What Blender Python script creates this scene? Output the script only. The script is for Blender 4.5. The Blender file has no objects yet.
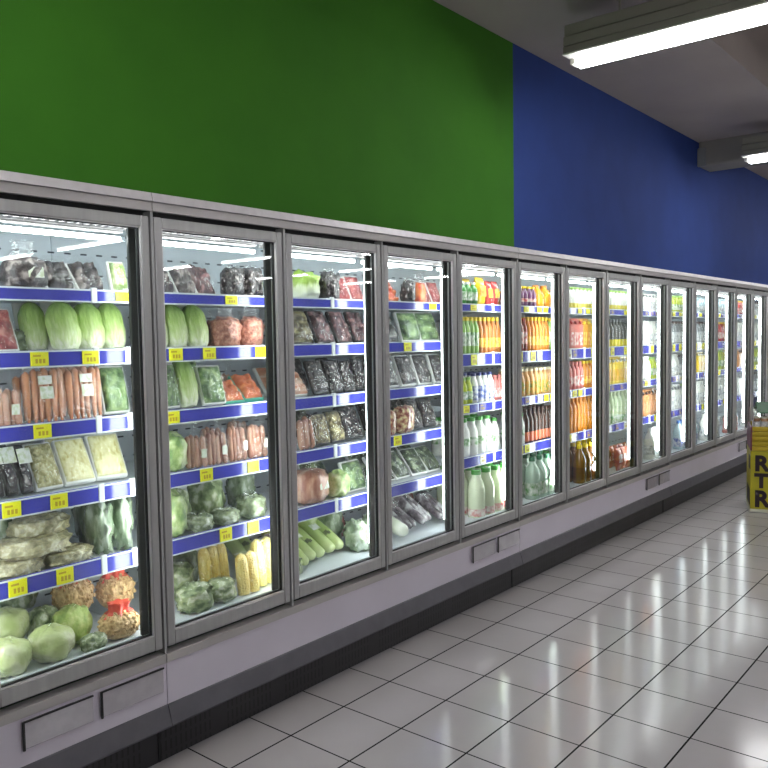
import bpy, bmesh, math, random
from mathutils import Vector, Matrix, noise
random.seed(7)
PI = math.pi
sc = bpy.context.scene
COL = sc.collection

# ------------------------------------------------------------------ colours and materials
def lin(c):
    return tuple(((v/255)/12.92 if v/255 <= .04045 else ((v/255+.055)/1.055)**2.4) for v in c) + (1.0,)

def mat(name, c1, c2=None, c3=None, scale=20, rough=.5, metal=0, coat=0, bump=0, bscale=None, stretch=(1, 1, 1), spec=.5, lo=.35, hi=.65, kind='noise', subs=0):
    m = bpy.data.materials.new(name); m.use_nodes = True
    nt = m.node_tree; N = nt.nodes; L = nt.links
    b = N['Principled BSDF']
    b.inputs['Roughness'].default_value = rough; b.inputs['Metallic'].default_value = metal
    b.inputs['Coat Weight'].default_value = min(1, coat*1.5) if bump else coat; b.inputs['Coat Roughness'].default_value = .10
    b.inputs['Specular IOR Level'].default_value = spec
    b.inputs['Base Color'].default_value = lin(c1)
    if subs:
        b.inputs['Subsurface Weight'].default_value = subs
        b.inputs['Subsurface Radius'].default_value = (.01, .01, .005)
    tc = N.new('ShaderNodeTexCoord'); mp = N.new('ShaderNodeMapping')
    mp.inputs['Scale'].default_value = stretch
    oi = N.new('ShaderNodeObjectInfo'); ad = N.new('ShaderNodeVectorMath'); ad.operation = 'ADD'
    ml = N.new('ShaderNodeMath'); ml.operation = 'MULTIPLY'; ml.inputs[1].default_value = 7.3
    L.new(oi.outputs['Random'], ml.inputs[0])
    L.new(tc.outputs['Object'], ad.inputs[0]); L.new(ml.outputs[0], ad.inputs[1])
    L.new(ad.outputs[0], mp.inputs['Vector'])
    if c2 is not None:
        if kind == 'voronoi':
            t = N.new('ShaderNodeTexVoronoi'); t.inputs['Scale'].default_value = scale; o = t.outputs['Distance']
        else:
            t = N.new('ShaderNodeTexNoise'); t.inputs['Scale'].default_value = scale; t.inputs['Detail'].default_value = 3; o = t.outputs['Fac']
        L.new(mp.outputs[0], t.inputs['Vector'])
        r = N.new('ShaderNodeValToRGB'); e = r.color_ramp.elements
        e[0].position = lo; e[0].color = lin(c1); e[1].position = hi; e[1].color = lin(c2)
        if c3 is not None:
            x = e.new((lo+hi)/2+.02); x.color = lin(c3)
        L.new(o, r.inputs[0]); L.new(r.outputs[0], b.inputs['Base Color'])
    if bump:
        t = N.new('ShaderNodeTexVoronoi' if kind == 'voronoi' else 'ShaderNodeTexNoise'); t.inputs['Scale'].default_value = bscale or scale
        L.new(mp.outputs[0], t.inputs['Vector'])
        bp = N.new('ShaderNodeBump'); bp.inputs['Strength'].default_value = bump; bp.inputs['Distance'].default_value = .01
        bp.invert = (kind == 'voronoi')
        L.new(t.outputs['Distance' if kind == 'voronoi' else 'Fac'], bp.inputs['Height'])
        L.new(bp.outputs[0], b.inputs['Normal'])
        # crinkled wrapping film over the produce
        t3 = N.new('ShaderNodeTexNoise'); t3.inputs['Scale'].default_value = 48; t3.inputs['Detail'].default_value = 2; t3.inputs['Distortion'].default_value = 1.2
        L.new(tc.outputs['Object'], t3.inputs['Vector'])
        b3 = N.new('ShaderNodeBump'); b3.inputs['Strength'].default_value = .9; b3.inputs['Distance'].default_value = .012
        L.new(t3.outputs['Fac'], b3.inputs['Height']); L.new(b3.outputs[0], b.inputs['Coat Normal'])
    return m

def gradient_mat(name, stops, height, rough=.4, coat=.4, vein=.25, scale=18, stretch=(2.5, 2.5, .5), bump=.35):
    # natural colour change along a vegetable from its base (local z = 0) to its tip
    m = bpy.data.materials.new(name); m.use_nodes = True
    nt = m.node_tree; N = nt.nodes; L = nt.links; b = N['Principled BSDF']
    b.inputs['Roughness'].default_value = rough; b.inputs['Coat Weight'].default_value = coat; b.inputs['Coat Roughness'].default_value = .15
    tc = N.new('ShaderNodeTexCoord'); sp = N.new('ShaderNodeSeparateXYZ'); L.new(tc.outputs['Object'], sp.inputs[0])
    dv = N.new('ShaderNodeMath'); dv.operation = 'DIVIDE'; dv.inputs[1].default_value = height; L.new(sp.outputs['Z'], dv.inputs[0])
    mp = N.new('ShaderNodeMapping'); mp.inputs['Scale'].default_value = stretch; L.new(tc.outputs['Object'], mp.inputs['Vector'])
    t = N.new('ShaderNodeTexNoise'); t.inputs['Scale'].default_value = scale; t.inputs['Detail'].default_value = 4; L.new(mp.outputs[0], t.inputs['Vector'])
    sb = N.new('ShaderNodeMath'); sb.operation = 'MULTIPLY_ADD'; sb.inputs[1].default_value = vein*2; L.new(t.outputs['Fac'], sb.inputs[0])
    s2 = N.new('ShaderNodeMath'); s2.operation = 'SUBTRACT'; s2.inputs[1].default_value = vein; L.new(dv.outputs[0], s2.inputs[0]); L.new(s2.outputs[0], sb.inputs[2])
    r = N.new('ShaderNodeValToRGB'); e = r.color_ramp.elements
    e[0].position = stops[0][0]; e[0].color = lin(stops[0][1]); e[1].position = stops[-1][0]; e[1].color = lin(stops[-1][1])
    for p, c in stops[1:-1]:
        x = e.new(p); x.color = lin(c)
    L.new(sb.outputs[0], r.inputs[0]); L.new(r.outputs[0], b.inputs['Base Color'])
    bp = N.new('ShaderNodeBump'); bp.inputs['Strength'].default_value = bump; bp.inputs['Distance'].default_value = .01
    L.new(t.outputs['Fac'], bp.inputs['Height']); L.new(bp.outputs[0], b.inputs['Normal'])
    return m

def clear_mat(name, fac=.1, rough=.08, tint=(255, 255, 255), wrinkle=0, fresnel=None, scale=40):
    m = bpy.data.materials.new(name); m.use_nodes = True
    nt = m.node_tree; N = nt.nodes; L = nt.links
    N.remove(N['Principled BSDF']); out = N['Material Output']
    tr = N.new('ShaderNodeBsdfTransparent'); tr.inputs[0].default_value = lin(tint)
    gl = N.new('ShaderNodeBsdfGlossy'); gl.inputs['Roughness'].default_value = rough
    mx = N.new('ShaderNodeMixShader')
    if fresnel:
        f = N.new('ShaderNodeLayerWeight'); f.inputs['Blend'].default_value = .5
        p = N.new('ShaderNodeMath'); p.operation = 'POWER'; p.inputs[1].default_value = 4; L.new(f.outputs['Facing'], p.inputs[0])
        q = N.new('ShaderNodeMath'); q.operation = 'MULTIPLY_ADD'; q.inputs[1].default_value = .6; q.inputs[2].default_value = fresnel; L.new(p.outputs[0], q.inputs[0])
        L.new(q.outputs[0], mx.inputs[0])
    else:
        mx.inputs[0].default_value = fac
    L.new(tr.outputs[0], mx.inputs[1]); L.new(gl.outputs[0], mx.inputs[2]); L.new(mx.outputs[0], out.inputs[0])
    if wrinkle:
        tc = N.new('ShaderNodeTexCoord'); t = N.new('ShaderNodeTexNoise'); t.inputs['Scale'].default_value = scale; t.inputs['Detail'].default_value = 3
        L.new(tc.outputs['Object'], t.inputs['Vector'])
        bp = N.new('ShaderNodeBump'); bp.inputs['Strength'].default_value = wrinkle; bp.inputs['Distance'].default_value = .02
        L.new(t.outputs['Fac'], bp.inputs['Height']); L.new(bp.outputs[0], gl.inputs['Normal'])
    return m

def emit_mat(name, c, s):
    m = bpy.data.materials.new(name); m.use_nodes = True
    b = m.node_tree.nodes['Principled BSDF']
    b.inputs['Base Color'].default_value = (.9, .9, .9, 1)
    b.inputs['Emission Color'].default_value = lin(c); b.inputs['Emission Strength'].default_value = s
    return m

M = {}
def C(name, rgb, rough=.35, coat=.0, **k):
    key = name
    if key not in M: M[key] = mat(name, rgb, rough=rough, coat=coat, **k)
    return M[key]

FILM = clear_mat('cling_film', .06, .06, wrinkle=.7)
BAGFILM = clear_mat('clear_bag_film', .09, .08, wrinkle=.9, scale=34)
GLASS = clear_mat('door_glass', rough=.0, tint=(246, 250, 248), fresnel=.045)
ALU = mat('brushed_aluminium', (166, 166, 165), (158, 158, 157), scale=60, stretch=(1, 1, .04), rough=.4, metal=.2)
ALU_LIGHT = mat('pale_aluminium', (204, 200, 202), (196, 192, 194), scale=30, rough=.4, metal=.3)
GASKET = mat('black_gasket', (20, 20, 21), rough=.6)
MULL = mat('dark_mullion', (68, 70, 69), rough=.35)
LILAC = mat('pale_lilac_panel', (206, 200, 212), (201, 195, 207), scale=4, rough=.38)
GREYLIP = mat('grey_lip', (172, 168, 167), rough=.4, metal=.1)
BUMPER = mat('charcoal_bumper', (82, 80, 87), (75, 73, 80), scale=15, rough=.45)
LINER = mat('white_liner', (226, 232, 236), rough=.45)
SHELF = mat('white_shelf', (214, 220, 226), rough=.35)
RAIL = mat('blue_price_rail', (64, 68, 176), (58, 61, 166), scale=8, rough=.18, coat=.6)
CLIP = mat('white_clip', (225, 228, 230), rough=.3)
TAG = mat('yellow_price_tag', (236, 232, 30), rough=.4)
TAGINK = mat('tag_ink', (186, 160, 30), rough=.5)
TAGWHITE = mat('white_price_tag', (232, 232, 226), rough=.4)
TAGVIOLET = mat('violet_price_tag', (92, 76, 160), rough=.4)
PLATE = mat('clear_plate', (182, 178, 184), (174, 170, 176), scale=25, rough=.12, coat=.8)
LEDN = {6: 10, 7: 6, 8: 17, 9: 8, 10: 11, 11: 9, 12: 17}
LEDV = {v: (emit_mat('cool_led_strip', (250, 253, 255), v)) for v in (6, 8, 9, 10, 11, 15, 17)}
LEDS = {k: LEDV[LEDN.get(k, 15)] for k in range(-4, 17)}
TUBE = emit_mat('cabinet_tube', (250, 253, 255), 20)
LAMP = emit_mat('store_lamp', (251, 252, 255), 32)
WHITE_LABEL = mat('white_label', (236, 238, 230), (206, 216, 180), scale=60, rough=.3, lo=.45, hi=.6)
FOAM = mat('white_foam_tray', (232, 232, 228), rough=.5)
BLACKTRAY = mat('black_tray', (24, 24, 26), rough=.3, coat=.4)

# ------------------------------------------------------------------ mesh helpers
def finish(name, bm, mats, parent=None, smooth=40, loc=None, rot=None):
    me = bpy.data.meshes.new(name)
    bmesh.ops.recalc_face_normals(bm, faces=bm.faces)
    bm.to_mesh(me); bm.free()
    for m in (mats if isinstance(mats, (list, tuple)) else [mats]): me.materials.append(m)
    if smooth:
        for p in me.polygons: p.use_smooth = True
        try: me.set_sharp_from_angle(angle=math.radians(smooth))
        except Exception: pass
    o = bpy.data.objects.new(name, me); COL.objects.link(o)
    if parent is not None: o.parent = parent
    if loc is not None: o.location = loc
    if rot is not None: o.rotation_euler = rot
    return o

def box(bm, x0, x1, y0, y1, z0, z1, bev=0, mi=0, seg=1, mtx=None):
    vs = [bm.verts.new(v) for v in ((x0,y0,z0),(x1,y0,z0),(x1,y1,z0),(x0,y1,z0),(x0,y0,z1),(x1,y0,z1),(x1,y1,z1),(x0,y1,z1))]
    fs = [bm.faces.new([vs[i] for i in f]) for f in ((0,3,2,1),(4,5,6,7),(0,1,5,4),(1,2,6,5),(2,3,7,6),(3,0,4,7))]
    for f in fs: f.material_index = mi
    if bev:
        es = set()
        for f in fs: es.update(f.edges)
        r = bmesh.ops.bevel(bm, geom=list(es), offset=bev, segments=seg, affect='EDGES', profile=.5)
        for f in r['faces']: f.material_index = mi
        vs = list({v for f in fs if f.is_valid for v in f.verts} | {v for f in r['faces'] for v in f.verts})
    if mtx is not None: bmesh.ops.transform(bm, matrix=mtx, verts=[v for v in vs if v.is_valid])
    return bm

def bx(*a, **k): return box(bmesh.new(), *a, **k)

def lathe(bm, prof, n=18, mi=0, sx=1, sy=1, cx=0, cy=0, sq=0):
    rings = []
    for r, z in prof:
        ring = []
        for i in range(n):
            a = 2*PI*i/n; c, s = math.cos(a), math.sin(a)
            if sq:
                p = 2/(2+sq); c = math.copysign(abs(c)**p, c); s = math.copysign(abs(s)**p, s)
            ring.append(bm.verts.new((cx+r*sx*c, cy+r*sy*s, z)))
        rings.append(ring)
    for a, b in zip(rings, rings[1:]):
        for i in range(n):
            f = bm.faces.new((a[i], a[(i+1) % n], b[(i+1) % n], b[i])); f.material_index = mi
    for ring in (rings[0], rings[-1]):
        f = bm.faces.new(ring); f.material_index = mi
    return bm

def surf(bm, fn, nu, nv, mi=0):
    # closed tube-like surface: fn(u in 0..1 around, v in 0..1 along) -> point; the two ends are capped
    R = [[bm.verts.new(fn(i/nu, j/nv)) for i in range(nu)] for j in range(nv+1)]
    for j in range(nv):
        for i in range(nu):
            f = bm.faces.new((R[j][i], R[j][(i+1) % nu], R[j+1][(i+1) % nu], R[j+1][i])); f.material_index = mi
    bm.faces.new(R[0][::-1]).material_index = mi; bm.faces.new(R[-1]).material_index = mi
    return bm

def blob(bm, w, d, h, amp=.12, fr=9, seed=0, flat=.6, nu=26, nv=16, mi=0, c=(0, 0, 0), e=.75, ridge=None):
    # lumpy rounded body standing on z = c.z, w x d x h
    off = Vector((seed*3.1, seed*1.7, seed*.9))
    def fn(u, v):
        th = 2*PI*u; ph = PI*(.02+.96*v)
        r = math.sin(ph)**e; cz = -math.copysign(abs(math.cos(ph))**flat, math.cos(ph))
        p = Vector((r*math.cos(th), r*math.sin(th), cz))
        k = 1+amp*noise.noise(p*fr/4+off)+amp*.5*noise.noise(p*fr/1.6+off)
        if ridge: k += ridge(u, v)
        p = p*k
        return Vector((c[0]+p.x*w/2, c[1]+p.y*d/2, max(c[2], c[2]+(p.z*.5+.5)*h)))
    return surf(bm, fn, nu, nv, mi)

def rod(bm, p0, p1, r0, r1=None, n=10, mi=0, nv=1, bend=None):
    p0, p1 = Vector(p0), Vector(p1); r1 = r0 if r1 is None else r1
    d = (p1-p0).normalized(); a = d.orthogonal().normalized(); b = d.cross(a)
    def fn(u, v):
        t = 2*PI*u; r = r0+(r1-r0)*v
        q = p0.lerp(p1, v)
        if bend: q = q+bend(v)
        return q+(a*math.cos(t)+b*math.sin(t))*r
    return surf(bm, fn, n, nv, mi)

def empty(name, loc=(0, 0, 0), label=None, cat=None, group=None):
    o = bpy.data.objects.new(name, None); COL.objects.link(o); o.location = loc
    o.empty_display_size = .05
    if label: o['label'] = label
    if cat: o['category'] = cat
    if group: o['group'] = group
    return o

def struct(o):
    o['kind'] = 'structure'; return o

# ------------------------------------------------------------------ the setting
YW = .9; ZC = 3.8; YS = -.31; ZC2 = 4.6
X0, X1, YB = -7.0, 24.0, -19.0

def floor_mat():
    m = bpy.data.materials.new('glossy_floor_tiles'); m.use_nodes = True
    nt = m.node_tree; N = nt.nodes; L = nt.links; b = N['Principled BSDF']
    b.inputs['Specular IOR Level'].default_value = .55
    tc = N.new('ShaderNodeTexCoord'); sp = N.new('ShaderNodeSeparateXYZ'); L.new(tc.outputs['Object'], sp.inputs[0])
    def line(axis, off, half):
        a = N.new('ShaderNodeMath'); a.operation = 'ADD'; a.inputs[1].default_value = off; L.new(sp.outputs[axis], a.inputs[0])
        w = N.new('ShaderNodeMath'); w.operation = 'PINGPONG'; w.inputs[1].default_value = .15; L.new(a.outputs[0], w.inputs[0])
        c = N.new('ShaderNodeMath'); c.operation = 'LESS_THAN'; c.inputs[1].default_value = half; L.new(w.outputs[0], c.inputs[0])
        return c
    lx = line('X', 0, .003); ly = line('Y', .184, .0036)
    mx = N.new('ShaderNodeMath'); mx.operation = 'MAXIMUM'; L.new(lx.outputs[0], mx.inputs[0]); L.new(ly.outputs[0], mx.inputs[1])
    t = N.new('ShaderNodeTexNoise'); t.inputs['Scale'].default_value = 1.7; t.inputs['Detail'].default_value = 4; L.new(tc.outputs['Object'], t.inputs['Vector'])
    r = N.new('ShaderNodeValToRGB'); e = r.color_ramp.elements; e[0].position = .3; e[0].color = lin((165, 160, 160)); e[1].position = .7; e[1].color = lin((175, 170, 170))
    L.new(t.outputs['Fac'], r.inputs[0])
    mc = N.new('ShaderNodeMix'); mc.data_type = 'RGBA'; L.new(mx.outputs[0], mc.inputs['Factor']); L.new(r.outputs[0], mc.inputs[6]); mc.inputs[7].default_value = lin((18, 17, 17))
    L.new(mc.outputs[2], b.inputs['Base Color'])
    rg = N.new('ShaderNodeMapRange'); rg.inputs['To Min'].default_value = .135; rg.inputs['To Max'].default_value = .7; L.new(mx.outputs[0], rg.inputs['Value'])
    L.new(rg.outputs[0], b.inputs['Roughness'])
    sg = N.new('ShaderNodeMapRange'); sg.inputs['To Min'].default_value = .55; sg.inputs['To Max'].default_value = .05; L.new(mx.outputs[0], sg.inputs['Value']); L.new(sg.outputs[0], b.inputs['Specular IOR Level'])
    t2 = N.new('ShaderNodeTexNoise'); t2.inputs['Scale'].default_value = 9; t2.inputs['Detail'].default_value = 2; L.new(tc.outputs['Object'], t2.inputs['Vector'])
    bp = N.new('ShaderNodeBump'); bp.inputs['Strength'].default_value = .02; bp.inputs['Distance'].default_value = .02; L.new(t2.outputs['Fac'], bp.inputs['Height'])
    L.new(bp.outputs[0], b.inputs['Normal'])
    return m

struct(finish('floor', bx(X0, X1, YB, 1.0, -.1, 0), floor_mat(), smooth=0))
CEIL = mat('ceiling_paint', (164, 154, 148), (159, 149, 144), scale=2, rough=.85)
struct(finish('ceiling', bx(X0, X1, YS, 1.0, ZC, ZC2+.3), CEIL, smooth=0))
struct(finish('ceiling.001', bx(X0, X1, YB, YS, ZC2, ZC2+.3), CEIL, smooth=0))
GREEN = mat('green_wall_paint', (57, 110, 30), (54, 106, 29), scale=3, rough=.8, spec=.12)
BLUE = mat('blue_wall_paint', (48, 68, 130), (46, 65, 125), scale=3, rough=.8, spec=.12)
XGB = 3.57
struct(finish('wall_green', bx(X0, XGB, YW, YW+.1, 0, ZC), GREEN, smooth=0))
struct(finish('wall_blue', bx(XGB, X1, YW, YW+.1, 0, ZC), BLUE, smooth=0))
WALLW = mat('pale_wall_paint', (196, 192, 186), (188, 184, 180), scale=2, rough=.7)
struct(finish('wall_near', bx(X0-.1, X0, YB, 1.0, 0, ZC2), WALLW, smooth=0))
struct(finish('wall_far', bx(X1, X1+.1, YB, 1.0, 0, ZC2), WALLW, smooth=0))
struct(finish('wall_opposite', bx(X0, X1, YB-.1, YB, 0, ZC2), WALLW, smooth=0))
# boxed beam meeting the blue wall
struct(finish('trim_1', bx(7.97, 8.38, YB+.02, YW, 3.5, ZC2+.05, bev=.03, seg=3), mat('beam_paint', (126, 122, 116), rough=.85), smooth=0))
o = finish('beam_bracket', bx(7.925, 7.965, .80, .897, 3.5, 3.72, bev=.008), mat('grey_bracket', (120, 122, 122), rough=.5))
o['label'] = 'small grey bracket on the blue wall at the end of the ceiling beam'; o['category'] = 'bracket'

# ------------------------------------------------------------------ ceiling lamps
HOUS = mat('lamp_housing', (128, 125, 114), rough=.6)
TROUGH = mat('lamp_trough', (226, 224, 216), rough=.35)
def make_lamp():
    t = empty('batten_lamp')
    Ln = 2.4
    bm = bmesh.new()
    # stepped steel housing, running along -y from the origin
    box(bm, -.13, .13, -Ln, 0, .12, .20, bev=.006)
    box(bm, -.145, .145, -Ln, 0, .05, .115, bev=.004)
    box(bm, -.15, .15, -Ln, 0, .0, .046, bev=.004)
    h = finish('housing', bm, HOUS, t)
    bm = bmesh.new()
    box(bm, -.152, .152, -Ln, .004, -.012, .0, bev=.003)
    box(bm, -.05, .05, -.045, -.005, -.05, -.012, bev=.004); box(bm, -.05, .05, -Ln+.005, -Ln+.045, -.05, -.012, bev=.004)
    finish('reflector', bm, TROUGH, t)
    for x in (-.026, .026):
        bm = rod(bmesh.new(), (x, -.05, -.045), (x, -Ln+.05, -.045), .024, n=14)
        finish('tube', bm, LAMP, t)
    for y in (-.35, -Ln+.35):
        finish('hanger', rod(bmesh.new(), (0, y, .195), (0, y, ZC2-3.46+.002 if y < -.6 else ZC-3.46+.002), .008, n=8), HOUS, t)
    return t

def kids(o): return [c for c in COL.objects if c.parent == o]
def dup(root):
    r = root.copy(); COL.objects.link(r)
    for c in CH[root.name]:
        n = c.copy(); COL.objects.link(n); n.parent = r
        for g in CH.get(c.name, ()):
            q = g.copy(); COL.objects.link(q); q.parent = n
    return r
CH = {}
def index(root):
    CH[root.name] = list(root.children)
    for c in root.children: CH[c.name] = list(c.children)

lamp0 = make_lamp(); bpy.context.view_layer.update(); index(lamp0)
nth = ['first', 'second', 'third', 'fourth', 'fifth', 'sixth', 'seventh', 'eighth', 'ninth', 'tenth', 'eleventh', 'twelfth', 'thirteenth', 'fourteenth', 'fifteenth', 'sixteenth', 'seventeenth', 'eighteenth', 'nineteenth', 'twentieth']
k = 0
for j, y in enumerate((.26, -3.58, -7.38, -11.0, -14.6)):
    for i, x in enumerate((3.30, 7.66, -.9, 12.0, 16.3)):
        xx = 7.60 if (i, j) == (1, 0) else (x if j < 3 else (2.3, 6.55, 19.3, 10.85, 15.15)[i])
        l = lamp0 if k == 0 else dup(lamp0)
        l.location = (xx, y, 3.46)
        if (i, j) == (0, 0): l['label'] = 'large white batten lamp with glowing tubes near the green and blue wall join'
        elif (i, j) == (1, 0): l['label'] = 'small distant batten lamp glowing beside the beam over the blue wall'
        else: l['label'] = f'white batten lamp in the {nth[j]} ceiling row, {nth[i]} along that row'
        l['category'] = 'ceiling lamp'; l['group'] = 'batten lamps under the ceiling'
        k += 1

# ------------------------------------------------------------------ refrigerated display cabinets
S0 = -.418; PITCH = .619
SH1 = [1.68, 1.475, 1.238, 1.0, .742]; RL1 = [(1.652, 1.692), (1.435, 1.486), (1.198, 1.249), (.956, 1.010), (.698, .756)]
SH2 = [1.68, 1.395, 1.108, .80]; RL2 = [(1.652, 1.694), (1.338, 1.408), (1.065, 1.118), (.752, .812)]
DECK1, DECK2 = .462, .455
YR = .17          # front face of the price rails
YBK = .68         # inner face of the rear panel

def slot_mat():
    m = bpy.data.materials.new('slotted_rear_panel'); m.use_nodes = True
    nt = m.node_tree; N = nt.nodes; L = nt.links; b = N['Principled BSDF']; b.inputs['Roughness'].default_value = .45
    tc = N.new('ShaderNodeTexCoord'); sp = N.new('ShaderNodeSeparateXYZ'); L.new(tc.outputs['Object'], sp.inputs[0])
    def per(axis, p, half):
        w = N.new('ShaderNodeMath'); w.operation = 'PINGPONG'; w.inputs[1].default_value = p/2; L.new(sp.outputs[axis], w.inputs[0])
        c = N.new('ShaderNodeMath'); c.operation = 'LESS_THAN'; c.inputs[1].default_value = half; L.new(w.outputs[0], c.inputs[0]); return c
    a = per('X', .07, .014); c = per('Z', .085, .0035)
    mn = N.new('ShaderNodeMath'); mn.operation = 'MULTIPLY'; L.new(a.outputs[0], mn.inputs[0]); L.new(c.outputs[0], mn.inputs[1])
    mc = N.new('ShaderNodeMix'); mc.data_type = 'RGBA'; mc.inputs[6].default_value = lin((206, 214, 220)); mc.inputs[7].default_value = lin((60, 66, 74))
    L.new(mn.outputs[0], mc.inputs['Factor']); L.new(mc.outputs[2], b.inputs['Base Color'])
    return m
SLOT = slot_mat()

def kick_mat():
    m = bpy.data.materials.new('perforated_black_kick'); m.use_nodes = True
    nt = m.node_tree; N = nt.nodes; L = nt.links; b = N['Principled BSDF']; b.inputs['Roughness'].default_value = .5
    tc = N.new('ShaderNodeTexCoord'); sp = N.new('ShaderNodeSeparateXYZ'); L.new(tc.outputs['Object'], sp.inputs[0])
    def per(axis, p, half):
        w = N.new('ShaderNodeMath'); w.operation = 'PINGPONG'; w.inputs[1].default_value = p/2; L.new(sp.outputs[axis], w.inputs[0])
        c = N.new('ShaderNodeMath'); c.operation = 'LESS_THAN'; c.inputs[1].default_value = half; L.new(w.outputs[0], c.inputs[0]); return c
    a = per('X', .022, .004); c = per('Z', .05, .019); g = per('X', .31, .125)
    m1 = N.new('ShaderNodeMath'); m1.operation = 'MULTIPLY'; L.new(a.outputs[0], m1.inputs[0]); L.new(c.outputs[0], m1.inputs[1])
    m2 = N.new('ShaderNodeMath'); m2.operation = 'MULTIPLY'; L.new(m1.outputs[0], m2.inputs[0]); L.new(g.outputs[0], m2.inputs[1])
    mc = N.new('ShaderNodeMix'); mc.data_type = 'RGBA'; mc.inputs[6].default_value = lin((36, 34, 38)); mc.inputs[7].default_value = lin((10, 10, 11))
    L.new(m2.outputs[0], mc.inputs['Factor']); L.new(mc.outputs[2], b.inputs['Base Color'])
    return m
KICK = kick_mat()

def prism(bm, prof, x0, x1, mi=0):
    # profile of (y, z) points extruded along x
    a = [bm.verts.new((x0, y, z)) for y, z in prof]; b = [bm.verts.new((x1, y, z)) for y, z in prof]
    n = len(prof)
    for i in range(n):
        bm.faces.new((a[i], a[(i+1) % n], b[(i+1) % n], b[i])).material_index = mi
    bm.faces.new(a[::-1]).material_index = mi; bm.faces.new(b).material_index = mi
    return bm

TAGS = {  # hand-placed price tags on the produce rails: shelf index -> [x]
    0: [-.43, .062, 1.445], 1: [-.747, -.566, -.214, -.056, .212, 1.22], 2: [-.747, -.237], 3: [-.86, -.088, .154, 1.125, -.70], 4: [-.851, -.0, .145, -.69]}
SECTIONS = [(-2.88, -1.742, 1), (-1.742, -.542, 1), (-.542, -.418, 1), (-.418, .66, 1), (.66, 1.70, 1), (1.70, 2.058, 2), (2.058, 3.295, 2), (3.295, 4.534, 2), (4.534, 5.77, 2), (5.77, 7.01, 2), (7.01, 8.24, 2), (8.24, 9.47, 2)]

def price_tag(parent, x, z0, z1, material, ink=True):
    bm = bmesh.new(); w = .030
    box(bm, x-w, x+w, YR-.004, YR-.0005, z0+.001, z1-.001)
    o = finish('price_tag', bm, material, parent, smooth=0)
    if ink:
        h = z1-z0; bm = bmesh.new()
        box(bm, x-w*.75, x+w*.1, YR-.0048, YR-.0039, z0+h*.66, z0+h*.78)
        for q in range(3):
            xq = x-w*.5+q*w*.42
            box(bm, xq, xq+w*.26, YR-.0048, YR-.0039, z0+h*.2, z0+h*.5)
        finish('printed_price', bm, TAGINK, o, smooth=0)
    return o

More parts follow.
